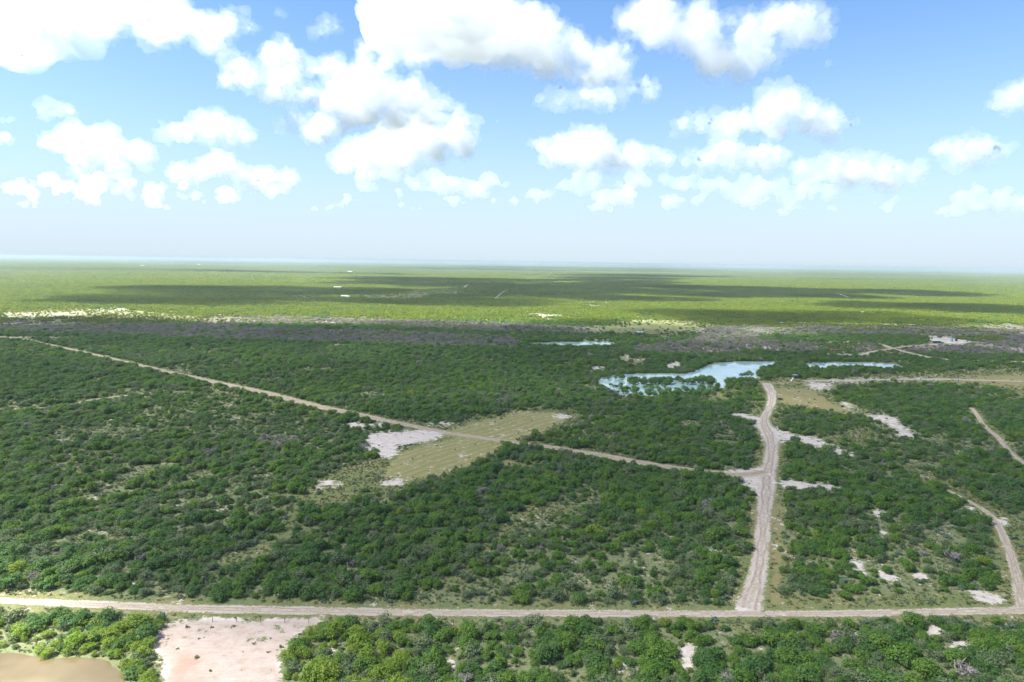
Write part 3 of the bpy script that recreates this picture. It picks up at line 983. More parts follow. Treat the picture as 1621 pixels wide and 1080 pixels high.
# choose the shrubs that show largest: these become things of their own --------------------------------
rad0 = {'mesquite': 2.0, 'dark': 2.0, 'gray': 1.9, 'yellow': 2.1, 'dead': 2.0}
rr_ = np.array([rad0[k] for k in kind]) * size
dep = project(x, y, np.ones_like(x))[2]
pw = 2 * rr_ / dep * F
inview = (px > 2) & (px < 1619) & (py < 1092) & (py > 500)
score = np.where(inview, pw, 0)
order = np.argsort(-score)
solo = np.zeros(n, bool)
solo[order[:300]] = True

COLOR = {'mesquite': 'bright green', 'dark': 'dark green', 'gray': 'grey-green', 'yellow': 'yellow-green', 'dead': 'bare grey'}


def where(px_, py_):
    r = ('at the bottom edge' if py_ > 1064 else 'low in the foreground' if py_ > 1036 else 'in the foreground' if py_ > 1008 else 'short of the track' if py_ > 985
         else 'just below the track' if py_ > 968 else 'just above the track' if py_ > 940 else 'beyond the track' if py_ > 915 else 'far beyond the track')
    for lim, c in ((110, 'at far left'), (205, 'by the muddy pond' if py_ > 985 else 'toward the left'), (300, 'left of the sand'), (470, 'at the pale sand'), (550, 'right of the sand'), (640, 'well right of the sand'),
                   (730, 'left of mid picture'), (810, 'near mid picture'), (900, 'right of mid picture'), (1000, 'well right of mid picture'), (1090, 'far left of side road'), (1170, 'left of the side road'), (1250, 'below the side road'),
                   (1340, 'right of the side road'), (1440, 'far right of side road'), (1530, 'toward the right')):
        if px_ < lim:
            return r + ' ' + c
    return r + ' at far right'


ORD = ['leftmost', 'second from left', 'third from left', 'fourth from left', 'fifth from left', 'sixth from left', 'seventh from left', 'eighth from left', 'ninth from left', 'tenth from left', 'eleventh from left', 'twelfth from left', 'thirteenth from left', 'fourteenth from left']


def name_all(items):
    """items: (label stem, px, object); tells members of a stem apart by their order in the photograph"""
    by = {}
    for st, p, o in items:
        by.setdefault(st, []).append((p, o))
    for st, mem in by.items():
        mem.sort(key=lambda q: q[0])
        for i, (p, o) in enumerate(mem):
            if len(mem) == 1:
                o['label'] = st
            elif i == len(mem) - 1:
                o['label'] = 'rightmost ' + st
            elif i < len(ORD):
                o['label'] = ORD[i] + ' ' + st
            else:
                o['label'] = st


items = []
for i in np.where(solo)[0]:
    k = kind[i]
    fi = int(rng.integers(len(FORMS[k])))
    cm, st = FORMS[k][fi]
    e = bpy.data.objects.new('shrub', None)
    C.objects.link(e)
    e.location = (x[i], y[i], 0)
    e.rotation_euler = (0, 0, rng.uniform(0, 6.28))
    s = size[i]
    e.scale = (s * rng.uniform(.9, 1.1), s * rng.uniform(.9, 1.1), s * rng.uniform(.85, 1.1))
    e['category'] = 'shrub'
    e['group'] = 'shrubs of the near brush'
    link('crown', cm, e)
    if st is not None:
        link('trunk', st, e)
    sz = 'small' if pw[i] < 24 else ('tall' if pw[i] > 36 else 'mid-sized')
    items.append((f'{sz} {COLOR[k]} shrub {where(px[i], py[i])}', px[i], e))
name_all(items)

titems = []
for tx_, ty_, s, where_ in POND_TREES:
    gxy = g_at(tx_, ty_)
    k = 'dark' if Rp.random() < .6 else 'mesquite'
    cm, st = FORMS[k][Rp.randrange(len(FORMS[k]))]
    e = bpy.data.objects.new('pond_tree', None)
    C.objects.link(e)
    e.location = (gxy[0], gxy[1], 0)
    e.rotation_euler = (0, 0, Rp.uniform(0, 6.28))
    e['category'] = 'tree'
    e['group'] = 'trees standing in the blue pond'
    c_ = link('crown', cm, e)
    c_.location = (0, 0, 1.0)
    c_.scale = (s, s, s * 1.15)
    t_ = link('trunk', st, e)
    t_.scale = (s, s, s * 1.5)
    szw = 'tall' if s > 1.4 else ('tallish' if s > 1.25 else 'mid-sized' if s > 1.08 else 'low' if s > .93 else 'small')
    tone = 'dark green' if k == 'dark' else 'bright green'
    stem = (f'{szw} {tone} tree on the wooded strip across the pond' if where_ == 'island' else f'{szw} {tone} tree in {"nearest" if ty_ > 624 else "middle" if ty_ > 616 else "farther"} pond shallows, {"left end" if tx_ < 1000 else "left part" if tx_ < 1035 else "middle" if tx_ < 1075 else "right part"}')
    if 1150 < tx_ < 1195 and where_ == 'shallows':
        stem = 'spindly dark tree in the open water of the blue pond'
    titems.append((stem, tx_, e))
name_all(titems)

# everything past the largest 300 is one mass of brush --------------------------------
KINDS = ['mesquite', 'dark', 'gray', 'yellow', 'dead']
off, protos = {}, []
for k in KINDS:
    off[k] = len(protos)
    protos += FORMS[k]
m = ~solo
idx = np.array([off[k] + int(rng.integers(len(FORMS[k]))) for k in kind[m]])
sc = size[m][:, None] * rng.uniform(.74, 1.28, (m.sum(), 3))
brush_object('brush', protos, np.column_stack([x[m], y[m], np.zeros(m.sum())]), sc, rng.uniform(0, 6.28, m.sum()), idx)

# undergrowth: low weeds in the gaps and along verges, prickly pear among the shrubs
ux, uy = fan_grid(85, 430, .95)
u2 = fan_grid(430, 900, 1.9)
ux, uy = np.concatenate([ux, u2[0]]), np.concatenate([uy, u2[1]])
uz = zones(ux, uy)
pr = .42 + .1 * uz['grass'] - .6 * uz['dry'] - .95 * uz['sand']
pr = np.where(uz['road'] < .2, 0, pr) * (uz['water'] < .2)
pr *= .35 + 1.2 * vnoise(ux, uy, 7, 91, 2)
k = rng.uniform(0, 1, len(ux)) < np.maximum(pr, .012 * (uz['water'] < .2) * (uz['road'] > 0))
ux, uy = ux[k], uy[k]
brush_object('weeds', FORMS['weed'], np.column_stack([ux, uy, np.zeros(len(ux))]), np.where(np.hypot(ux, uy) > 430, 1.7, 1.0)[:, None] * rng.uniform(.35, 1.0, (len(ux), 1)) * rng.uniform(.8, 1.2, (len(ux), 3)), rng.uniform(0, 6.28, len(ux)), rng.integers(0, 3, len(ux)))

cx, cy = fan_grid(100, 480, 4.2)
cz = zones(cx, cy)
pr = (.10 + .9 * np.clip(vnoise(cx, cy, 30, 55, 2) - .5, 0, 1)) * (cz['sand'] < .4) * (cz['road'] > 1) * (cz['water'] < .1) * (1 - cz['dry'])
strip = (cz['py'] > 972) & (cz['py'] < 1000) & (cz['road'] > .6) & (cz['road'] < 9) & (cz['sand'] < .3)
pr = np.where(strip, .5, pr)
k = rng.uniform(0, 1, len(cx)) < pr
cx, cy, cz = cx[k], cy[k], {q: v[k] for q, v in cz.items()}
cs = rng.uniform(.55, 1.15, len(cx))
show = np.where((cz['px'] > 2) & (cz['px'] < 1619) & (cz['py'] < 1085), cs / np.hypot(cx, cy), 0)
best = np.zeros(len(cx), bool)
best[np.argsort(-show)[:70]] = True
items = []
for i in np.where(best)[0]:
    o = link('prickly_pear', FORMS['cactus'][i % 3][0])
    o.location = (cx[i], cy[i], 0)
    o.rotation_euler = (0, 0, rng.uniform(0, 6.28))
    o.scale = (cs[i], cs[i], cs[i])
    o['category'] = 'cactus'
    o['group'] = 'prickly pear among the near brush'
    items.append((f'blue-green prickly pear {where(cz["px"][i], cz["py"][i])}', cz['px'][i], o))
name_all(items)
k = ~best
brush_object('prickly_pear_patch', FORMS['cactus'], np.column_stack([cx[k], cy[k], np.zeros(k.sum())]), cs[k][:, None] * np.ones((1, 3)), rng.uniform(0, 6.28, k.sum()), rng.integers(0, 3, k.sum()))

# middle and far belts: woodland that reads as one mass
CL_MID = [clump_mesh('mid_clump', 'far', 500 + i, 5.5, 9, 2.1, 3.0, 46, .38) for i in range(5)] + \
         [clump_mesh('mid_dark_clump', 'dark', 540 + i, 5.5, 9, 2.0, 2.8, 46, .38) for i in range(2)] + \
         [clump_mesh('mid_dead_clump', 'dead', 560 + i, 5.5, 9, 2.0, 2.4, 46, .34) for i in range(2)] + \
         [clump_mesh('mid_sparse_clump', 'far', 580 + i, 5.5, 3, 1.9, 2.6, 46, .38) for i in range(2)]
fx, fy = fan_grid(1040, 2700, 8.6, 43)
fz = zones(fx, fy)
cvf = np.clip(.97 - np.clip((.40 - vnoise(fx, fy, 90, 17, 3)) * 4, 0, .6), 0, 1)
cvf *= 1 - .4 * fz['thin']
cvf *= np.clip(1 - fz['grass'] * .95, 0, 1) * np.clip(1 - fz['dry'] * .6, 0, 1) * np.clip(1 - fz['sand'] * 1.5, 0, 1) * (fz['water'] < .2) * (fz['road'] > 3.5)
k = rng.uniform(0, 1, len(fx)) < cvf
fx, fy, fz = fx[k], fy[k], {q: v[k] for q, v in fz.items()}
fi = rng.integers(0, 5, len(fx))
r_ = rng.uniform(0, 1, len(fx))
fi = np.where(r_ < .16 + .35 * (vnoise(fx, fy, 160, 8, 2) - .5), 5 + rng.integers(0, 2, len(fx)), fi)
fi = np.where((fz['dead'] > .3) & (rng.uniform(0, 1, len(fx)) < .8), 7 + rng.integers(0, 2, len(fx)), fi)
fi = np.where((fz['grass'] + fz['dry'] > .4), 9 + rng.integers(0, 2, len(fx)), fi)
brush_object('distant_brush', CL_MID, np.column_stack([fx, fy, relief(fx, fy) - .1]), rng.uniform(.85, 1.2, (len(fx), 3)), rng.uniform(0, 6.28, len(fx)), fi)

CL_FAR = [clump_mesh('far_clump', 'far', 600 + i, 16, 26, 3.4, 3.8, 22, .85) for i in range(4)] + [clump_mesh('far_dark_clump', 'dark', 640, 16, 26, 3.4, 3.8, 22, .85)]
wx, wy = fan_grid(2650, 9500, 25, 42)
wz = zones(wx, wy)
k = (wz['sand'] < .3) & (wz['road'] > 7) & (rng.uniform(0, 1, len(wx)) < np.clip(1.05 - np.clip((.38 - vnoise(wx, wy, 220, 19, 3)) * 4, 0, .6) - .8 * wz['grass'], 0, 1))
wx, wy = wx[k], wy[k]
wi = np.where(rng.uniform(0, 1, len(wx)) < .08, 4, rng.integers(0, 4, len(wx)))
hx_, hy_ = fan_grid(9400, 19000, 62, 41)
wi = np.concatenate([wi, rng.integers(0, 5, len(hx_))])
ws = np.concatenate([rng.uniform(.85, 1.25, (len(wx), 3)), rng.uniform(.9, 1.2, (len(hx_), 3)) * np.array([2.4, 2.4, 1.5])])
wx, wy = np.concatenate([wx, hx_]), np.concatenate([wy, hy_])
brush_object('horizon_brush', CL_FAR, np.column_stack([wx, wy, relief(wx, wy) - .3]), ws, rng.uniform(0, 6.28, len(wx)), wi)

# ------------------------------------------------------------------ things people put here
M = {
    'post': plain('weathered_post', (.16, .12, .09), .9, .1), 'wire': plain('fence_wire', (.3, .29, .28), .5, .4),
    'ply': plain('dark_plywood', (.055, .06, .065), .8, .2), 'steel': plain('galvanised_steel', (.45, .47, .49), .4, .5, .1, 3, .6),
    'glass': plain('dark_glass', (.02, .025, .03), .1, .5), 'blue': plain('blue_barrel', (.17, .24, .33), .5, .4), 'white': plain('white_sheet_metal', (.42, .43, .44), .45, .4, .06),
    'teal': plain('pale_teal_roof', (.20, .29, .30), .7, .4, .1), 'brown': plain('brown_board', (.17, .095, .06), .85, .2), 'red': plain('faded_red_paint', (.34, .07, .055), .6, .3),
    'rub': plain('tyre_rubber', (.03, .03, .03), .85, .2), 'tan': plain('tan_wall', (.42, .35, .27), .8, .2), 'char': plain('charred_wood', (.02, .018, .016), .95, .1), 'rust': plain('rusty_steel', (.22, .10, .06), .8, .2),
    'slate': plain('slate_blue_roof', (.30, .36, .43), .5, .4),
}


def box(bm, c, s, rot=None):
    q = bmesh.ops.create_cube(bm, size=1)
    m_ = Matrix.Translation(c) @ (rot if rot else Matrix()) @ Matrix.Diagonal((*s, 1))
    bmesh.ops.transform(bm, matrix=m_, verts=q['verts'])


def cyl(bm, a, b, r, sides=12, r2=None):
    a, b = Vector(a), Vector(b)
    q = bmesh.ops.create_cone(bm, cap_ends=True, segments=sides, radius1=r, radius2=r if r2 is None else r2, depth=(b - a).length)
    bmesh.ops.transform(bm, matrix=Matrix.Translation((a + b) / 2) @ (b - a).to_track_quat('Z', 'Y').to_matrix().to_4x4(), verts=q['verts'])


def part(name, parent, mat, fn, bevel=0, **props):
    bm = bmesh.new()
    fn(bm)
    if bevel:
        bmesh.ops.bevel(bm, geom=list(bm.edges), offset=bevel, segments=1, affect='EDGES')
    me_ = bpy.data.meshes.new(name)
    bm.to_mesh(me_)
    bm.free()
    me_.materials.append(mat)
    return link(name, me_, parent, **props)


def thing(name, px_, py_, label, cat, turn=0, group=None):
    e = bpy.data.objects.new(name, None)
    C.objects.link(e)
    p = g_at(px_, py_)
    e.location = (p[0], p[1], float(relief(np.array(p[0]), np.array(p[1]))))
    e.rotation_euler = (0, 0, turn)
    e['label'], e['category'] = label, cat
    if group:
        e['group'] = group
    return e


# wire fence on the near side of the track
P, W = ROADG['near']
L, _w = smooth_line(P, W, 1.0)
T = np.gradient(L, axis=0)
T /= np.linalg.norm(T, axis=1)[:, None]
FL = L + np.stack([T[:, 1], -T[:, 0]], -1) * 6.2
fe = bpy.data.objects.new('wire_fence', None)
C.objects.link(fe)
fe['label'], fe['category'] = 'low wire fence on dark wooden posts along the near edge of the ranch track', 'fence'
postm = None
tops = []
for i in range(0, len(FL), 6):
    p = FL[i]
    qx, qy, _d = project(np.array([p[0]]), np.array([p[1]]), np.array([0.]))
    if not -60 < qx[0] < 1690:
        continue
    if postm is None:
        o = part('post', fe, M['post'], lambda b: cyl(b, (0, 0, -.2), (0, 0, 1.35), .075, 7, .06))
        postm = o.data
    else:
        o = link('post', postm, fe)
    o.location = (p[0], p[1], 0)
    o.rotation_euler = (random.uniform(-.06, .06), random.uniform(-.06, .06), random.uniform(0, 6))
    tops.append(p)
for hgt in (.35, .65, .95, 1.2):
    o = link('wire', tubes_mesh('wire', [([(p[0], p[1] + .08, hgt) for p in tops], .008, .008)], M['wire'], 4), fe)

# hunting blind on legs, by the head of the side road
e = thing('hunting_blind', 1258, 603, 'dark box-shaped hunting blind on steel legs at the edge of the clearing', 'hunting blind', .15)
part('cabin', e, M['ply'], lambda b: box(b, (0, 0, 3.6), (2.6, 2.4, 2.2)), .04)
part('roof', e, M['steel'], lambda b: box(b, (0, 0, 4.78), (3.0, 2.8, .12), Matrix.Rotation(.06, 4, 'X')))
for sx in (-1, 0, 1):
    part('window', e, M['glass'], lambda b, sx=sx: box(b, (sx * .8, -1.215, 3.95), (.62, .04, .42)))
part('floor_deck', e, M['post'], lambda b: box(b, (0, 0, 2.42), (2.8, 2.6, .12)))
for sx in (-1, 1):
    for sy in (-1, 1):
        part('leg', e, M['steel'], lambda b, sx=sx, sy=sy: cyl(b, (sx * 1.6, sy * 1.5, -.1), (sx * 1.1, sy * 1.0, 2.36), .07, 8))
part('ladder', e, M['steel'], lambda b: ([cyl(b, (-3.4 + .05, sy, 0), (-1.36, sy, 2.5), .05, 6) for sy in (-.3, .3)], [cyl(b, (-3.3 + k_ * .33, -.3, .1 + k_ * .405), (-3.3 + k_ * .33, .3, .1 + k_ * .405), .035, 6) for k_ in range(6)]))


def feeder(px_, py_, label, turn, sc_):
    e = thing('game_feeder', px_, py_, label, 'game feeder', turn, 'barrel feeders on tripods')
    e.scale = (sc_,) * 3
    part('barrel', e, M['blue'], lambda b: cyl(b, (0, 0, 1.15), (0, 0, 2.2), .5, 18))
    part('lid', e, M['steel'], lambda b: cyl(b, (0, 0, 2.203), (0, 0, 2.36), .54, 18, .2))
    part('spreader', e, M['steel'], lambda b: (cyl(b, (0, 0, .8), (0, 0, 1.147), .12, 10, .3)))
    for k_ in range(3):
        a_ = k_ * 2.094 + .3
        part('leg', e, M['steel'], lambda b, a_=a_: cyl(b, (math.cos(a_) * .95, math.sin(a_) * .95, 0), (math.cos(a_) * .55, math.sin(a_) * .55, 1.9), .04, 6))


feeder(1358, 655, 'blue barrel game feeder on a tripod beside the winding white sand wash', 0, 1.15)
feeder(1516, 606, 'blue-grey barrel game feeder on a tripod in the open dry grass at right', 1, 1.3)


def pile(px_, py_, label, sc_, seed):
    e = thing('brush_pile', px_, py_, label, 'brush pile', seed, 'burnt brush piles beside the side road')
    R = random.Random(seed)

    def limbs(b):
        for _ in range(46):
            a_ = R.uniform(0, 6.28)
            c_ = Vector((R.gauss(0, .9), R.gauss(0, .7), R.uniform(.1, 1.1)))
            d_ = Vector((math.cos(a_), math.sin(a_), R.uniform(-.2, .7))) * R.uniform(.6, 1.4) * sc_
            cyl(b, c_ * sc_ - d_, c_ * sc_ + d_, R.uniform(.06, .16), 6, .04)
    part('limbs', e, M['char'], limbs)
    part('ash_heap', e, M['ply'], lambda b: bmesh.ops.create_uvsphere(b, u_segments=14, v_segments=7, radius=1, matrix=Matrix.Diagonal((1.5 * sc_, 1.2 * sc_, .55 * sc_, 1))))
    o = link('regrowth', FORMS['weed'][0][0], e)
    o.location = (-1.2 * sc_, -.6, .1)


pile(1237, 652, 'larger charred brush pile with green regrowth on reddish soil by the side road', 1.25, 3)
pile(1235, 633, 'smaller charred brush pile farther up the side road in dry grass', .85, 8)

# open shed, tanks and trailer in the ranch yard
yaw = .03
e = thing('open_shed', 1483, 543.5, 'long low shed with pale teal roof in the ranch yard', 'shed', yaw)
part('roof', e, M['teal'], lambda b: box(b, (0, 0, 3.5), (14.5, 7.5, .16), Matrix.Rotation(.13, 4, 'X')))
part('back_wall', e, M['brown'], lambda b: box(b, (0, 3.0, 1.75), (13.4, .12, 3.5)))
part('side_wall', e, M['brown'], lambda b: box(b, (-6.7, 0, 1.5), (.12, 5.86, 3.0)))
part('front_wall', e, M['brown'], lambda b: box(b, (0, -2.6, .9), (13.2, .12, 1.5)))
for k_ in range(6):
    part('post', e, M['post'], lambda b, k_=k_: box(b, (-6.4 + k_ * 2.56, -2.9, 1.45), (.2, .2, 2.95)))
for qx, qy, mt, hh, lb in ((1506, 541, 'blue', 4.2, 'blue-grey water tank, left one of two beside the ranch yard'), (1513.5, 540.5, 'ply', 4.6, 'black water tank, right one of two beside the ranch yard')):
    e = thing('water_tank', qx, qy, lb, 'water tank')
    part('shell', e, M[mt], lambda b, hh=hh: cyl(b, (0, 0, .2), (0, 0, hh), 1.5, 20))
    part('dome', e, M[mt], lambda b, hh=hh: cyl(b, (0, 0, hh + .003), (0, 0, hh + .6), 1.5, 20, .35))
    part('plinth', e, M['tan'], lambda b: cyl(b, (0, 0, -.1), (0, 0, .197), 1.8, 20))
e = thing('flatbed_trailer', 1322, 556, 'red flatbed trailer parked on bare ground among grey brush', 'trailer', .1)
part('bed', e, M['red'], lambda b: box(b, (0, 0, 1.1), (9.5, 2.4, .25)), .03)
part('headboard', e, M['red'], lambda b: box(b, (-4.65, 0, 1.9), (.15, 2.4, 1.35)))
part('drawbar', e, M['rust'], lambda b: cyl(b, (-4.7, 0, 1.0), (-7.0, 0, .7), .1, 8))
part('load', e, M['rust'], lambda b: [cyl(b, (-3.5, -.9 + k_ * .45, 1.36 + .13), (3.9, -.9 + k_ * .45, 1.36 + .13), .16, 10) for k_ in range(5)])
for sx in (1.5, 2.9):
    for sy in (-1.1, 1.1):
        wz_ = part('wheel', e, M['rub'], lambda b, sx=sx, sy=sy: cyl(b, (sx, sy - .15, .5), (sx, sy + .15, .5), .5, 18))
        part('rim', wz_, M['steel'], lambda b, sx=sx, sy=sy: cyl(b, (sx, sy - .16, .5), (sx, sy + .16, .5), .26, 12))
e = thing('shelter', 1013, 529.5, 'small open shelter with slate blue roof by the green field', 'shelter', -.05)
part('roof', e, M['slate'], lambda b: box(b, (0, 0, 3.2), (8.5, 5.5, .15), Matrix.Rotation(.1, 4, 'X')))
for sx in (-3.9, 3.9):
    for sy in (-2.3, 2.3):
        part('post', e, M['post'], lambda b, sx=sx, sy=sy: box(b, (sx, sy, 1.45), (.25, .25, 2.9)))
part('back_wall', e, M['tan'], lambda b: box(b, (0, 2.45, 1.4), (7.5, .1, 2.8)))
e = thing('fuel_tank', 1046.5, 529.5, 'small rusty red tank on a stand by the green field', 'tank')
part('drum', e, M['red'], lambda b: cyl(b, (-1.3, 0, 2.4), (1.3, 0, 2.4), .9, 18))
for sx in (-.9, .9):
    part('stand', e, M['rust'], lambda b, sx=sx: (box(b, (sx, -.7, .8), (.12, .12, 1.6)), box(b, (sx, .7, .8), (.12, .12, 1.6)), box(b, (sx, 0, 1.45), (.12, 1.3, .12))))


def shed(px_, py_, wd, dp, hh, wall, roof, label):
    e = thing('metal_building', px_, py_, label, 'building', random.uniform(-.2, .2))
    part('wall', e, M[wall], lambda b: box(b, (0, 0, hh / 2), (wd, dp, hh)))

    def rf(b):
        q = dp / 2 + .4
        v_ = [b.verts.new(c_) for c_ in ((-wd / 2 - .4, -q, hh + .01), (wd / 2 + .4, -q, hh + .01), (wd / 2 + .4, q, hh + .01), (-wd / 2 - .4, q, hh + .01), (-wd / 2 - .4, 0, hh + dp * .2), (wd / 2 + .4, 0, hh + dp * .2))]
        for f_ in ((0, 1, 5, 4), (2, 3, 4, 5), (0, 4, 3), (1, 2, 5), (3, 2, 1, 0)):
            b.faces.new([v_[j] for j in f_])
    part('roof', e, M[roof], rf)
    part('door', e, M['steel'], lambda b: box(b, (wd * .2, -dp / 2 - .02, hh * .4), (wd * .22, .1, hh * .78)))
    part('window', e, M['glass'], lambda b: box(b, (-wd * .2, -dp / 2 - .02, hh * .55), (wd * .18, .1, hh * .25)))


for a_ in ((271, 415.8, 40, 20, 9, 'white', 'white', 'tiny white building near the horizon at left, left of the other white one'), (315, 419.6, 42, 20, 7, 'white', 'white', 'pair-sized white building in the far haze at left'),
           (225, 422.6, 34, 16, 4.5, 'white', 'white', 'low white building on a pale strip far off at left'), (367, 415.8, 34, 18, 8, 'white', 'white', 'faint white building on the horizon, right of the far left ones'),
           (554, 430.2, 36, 16, 6, 'slate', 'slate', 'slate blue barn far off in the sunlit brush'), (535, 457.8, 24, 12, 4.5, 'tan', 'tan', 'tan building in shaded brush left of centre'),
           (545, 471, 13, 8, 3.5, 'white', 'white', 'white shed at the left end of the bare caliche strip'), (550.5, 471.2, 9, 6, 3, 'white', 'white', 'smaller white shed at the right end of the caliche strip')):
    shed(*a_)

# ------------------------------------------------------------------ clouds: closed bodies of fine droplets at their real height
BASE = 1400.0


def vol_mat(name, den, aniso=.35):
    m_ = bpy.data.materials.new(name)
    m_.use_nodes = True
    t_ = m_.node_tree
    t_.nodes.clear()
    o_ = t_.nodes.new('ShaderNodeOutputMaterial')
    p_ = t_.nodes.new('ShaderNodeVolumePrincipled')
    p_.inputs['Color'].default_value = (.67, .70, .745, 1)
    p_.inputs['Density'].default_value = den
    p_.inputs['Anisotropy'].default_value = aniso
    t_.links.new(p_.outputs[0], o_.inputs['Volume'])
    return m_


FARC = vol_mat('broad_cloud', .006)
NEARC = vol_mat('foreground_cloud', .0049)
CORE, VEIL, THINV = vol_mat('cloud_core', .0034), vol_mat('cloud_veil', .0011), vol_mat('thin_cloud', .0014)
bmi = bmesh.new()
bmesh.ops.create_icosphere(bmi, subdivisions=2, radius=1)
ICO_V = np.array([v_.co[:] for v_ in bmi.verts])
ICO_F = np.array([[v_.index for v_ in f_.verts] for f_ in bmi.faces])
bmi.free()


def ctex(name, size_, depth=4):
    t_ = bpy.data.textures.new(name, 'CLOUDS')
    t_.noise_scale = size_
    t_.noise_depth = depth
    return t_


def puff_mesh(name, sph, mat, vox, disp, grow=0.0):
    sph = np.array(sph)
    k_ = len(sph)
    V_ = (ICO_V[None] * (sph[:, 3] + grow)[:, None, None] * np.array([1, 1, .85]) + sph[:, None, :3]).reshape(-1, 3)
    F_ = (ICO_F[None] + (np.arange(k_) * len(ICO_V))[:, None, None]).reshape(-1, 3)
    me_ = bpy.data.meshes.new(name)
    me_.vertices.add(len(V_))
    me_.vertices.foreach_set('co', V_.astype(np.float32).ravel())
    me_.loops.add(F_.size)
    me_.loops.foreach_set('vertex_index', F_.ravel().astype(np.int32))
    me_.polygons.add(len(F_))
    me_.polygons.foreach_set('loop_start', np.arange(0, F_.size, 3))
    me_.update(calc_edges=True)
    o_ = bpy.data.objects.new(name, me_)
    C.objects.link(o_)
    rm_ = o_.modifiers.new('r', 'REMESH')
    rm_.mode = 'VOXEL'
    rm_.voxel_size = vox
    for i_, (sz_, st_) in enumerate(disp):
        d_ = o_.modifiers.new('d', 'DISPLACE')
        d_.texture = ctex('billow', sz_, 4)
        d_.strength = st_
        d_.mid_level = .5
        d_.texture_coords = 'GLOBAL'
    dg = bpy.context.evaluated_depsgraph_get()
    m2 = bpy.data.meshes.new_from_object(o_.evaluated_get(dg))
    bpy.data.objects.remove(o_)
    m2.name = name
    m2.materials.clear()
    m2.materials.append(mat)
    return m2


TRIS = [0]


def cloud(blobs, basepy, label, seed, n_=70, thin=False, depth=1.0):
    R = random.Random(seed)
    if basepy > 255:
        blobs = [(b[0], b[1], b[2] * 1.22, *(b[3:] or (1.7,))) for b in blobs]
        n_ = int(n_ * 1.5)
    if basepy > 312:
        blobs = [(b[0], b[1], b[2] * 1.45, b[3] * 1.15) for b in blobs]
    mx = sum(b[0] for b in blobs) / len(blobs)
    d_ = FW + RT * ((mx - 810.5) / F) + UP * ((540 - basepy) / F)
    D_ = (BASE - CAMH) / d_[2]
    pts = []
    for k_ in range(n_):
        b = R.choices(blobs, [q[2] ** 1.7 for q in blobs])[0]
        a_, q_ = R.uniform(0, 6.283), b[2] * math.sqrt(R.random()) * .78
        px_, py_ = b[0] + q_ * math.cos(a_) * (b[3] if len(b) > 3 else 1.25), b[1] + q_ * math.sin(a_) * .9
        rad = b[2] * R.uniform(.17, .50) * D_ / F
        dp_ = D_ + R.gauss(0, .4) * b[2] * D_ / F * 1.3 * depth
        p_ = np.array((0, 0, CAMH)) + (FW + RT * ((px_ - 810.5) / F) + UP * ((540 - py_) / F)) * dp_
        if p_[2] < BASE + rad * .2:
            p_[2] = BASE + rad * R.uniform(.2, .5)
        pts.append((*p_, rad))
        for j in range(6):
            th, ph = R.uniform(0, 6.283), R.uniform(-.15, 1.5)
            dd = np.array((math.cos(th) * math.cos(ph), math.sin(th) * math.cos(ph), math.sin(ph)))
            r2 = rad * R.uniform(.2, .5)
            p2 = p_ + dd * rad * R.uniform(.75, 1.05)
            pts.append((*p2, r2))
            if j < 4:
                p3 = p2 + np.array((R.uniform(-1, 1), R.uniform(-1, 1), R.uniform(-.3, 1))) * r2
                pts.append((*p3, r2 * .5))
    vx = D_ * .0034
    if not thin:
        m1 = puff_mesh('cloud', pts, CORE, vx, ((D_ * .022, D_ * .02), (D_ * .0085, D_ * .017)), -D_ * .0015)
        o_ = link('cloud', m1)
        scraps = []
        for q_ in R.sample(pts, min(len(pts), 26 + n_ // 3)):
            for _j in range(3):
                c_ = q_[3] * R.uniform(.9, 2.2)
                t_, h_ = R.uniform(0, 6.283), R.uniform(-.2, .7)
                scraps.append((q_[0] + math.cos(t_) * c_ * 1.4, q_[1] + math.sin(t_) * c_, max(BASE, q_[2] + h_ * c_), q_[3] * R.uniform(.12, .3)))
        m2 = puff_mesh('veil', pts + scraps, VEIL, vx * 1.7, ((D_ * .035, D_ * .045), (D_ * .012, D_ * .024), (D_ * .006, D_ * .012)), D_ * .006)
        link('veil', m2, o_)
        TRIS[0] += 2 * len(m1.polygons) + 2 * len(m2.polygons)
    else:
        m1 = puff_mesh('cloud', pts, THINV, vx * 1.5, ((D_ * .03, D_ * .03), (D_ * .01, D_ * .016)))
        o_ = link('cloud', m1)
        TRIS[0] += 2 * len(m1.polygons)
    o_['label'], o_['category'], o_['group'] = label, 'cloud', 'fair-weather clouds'
    return o_


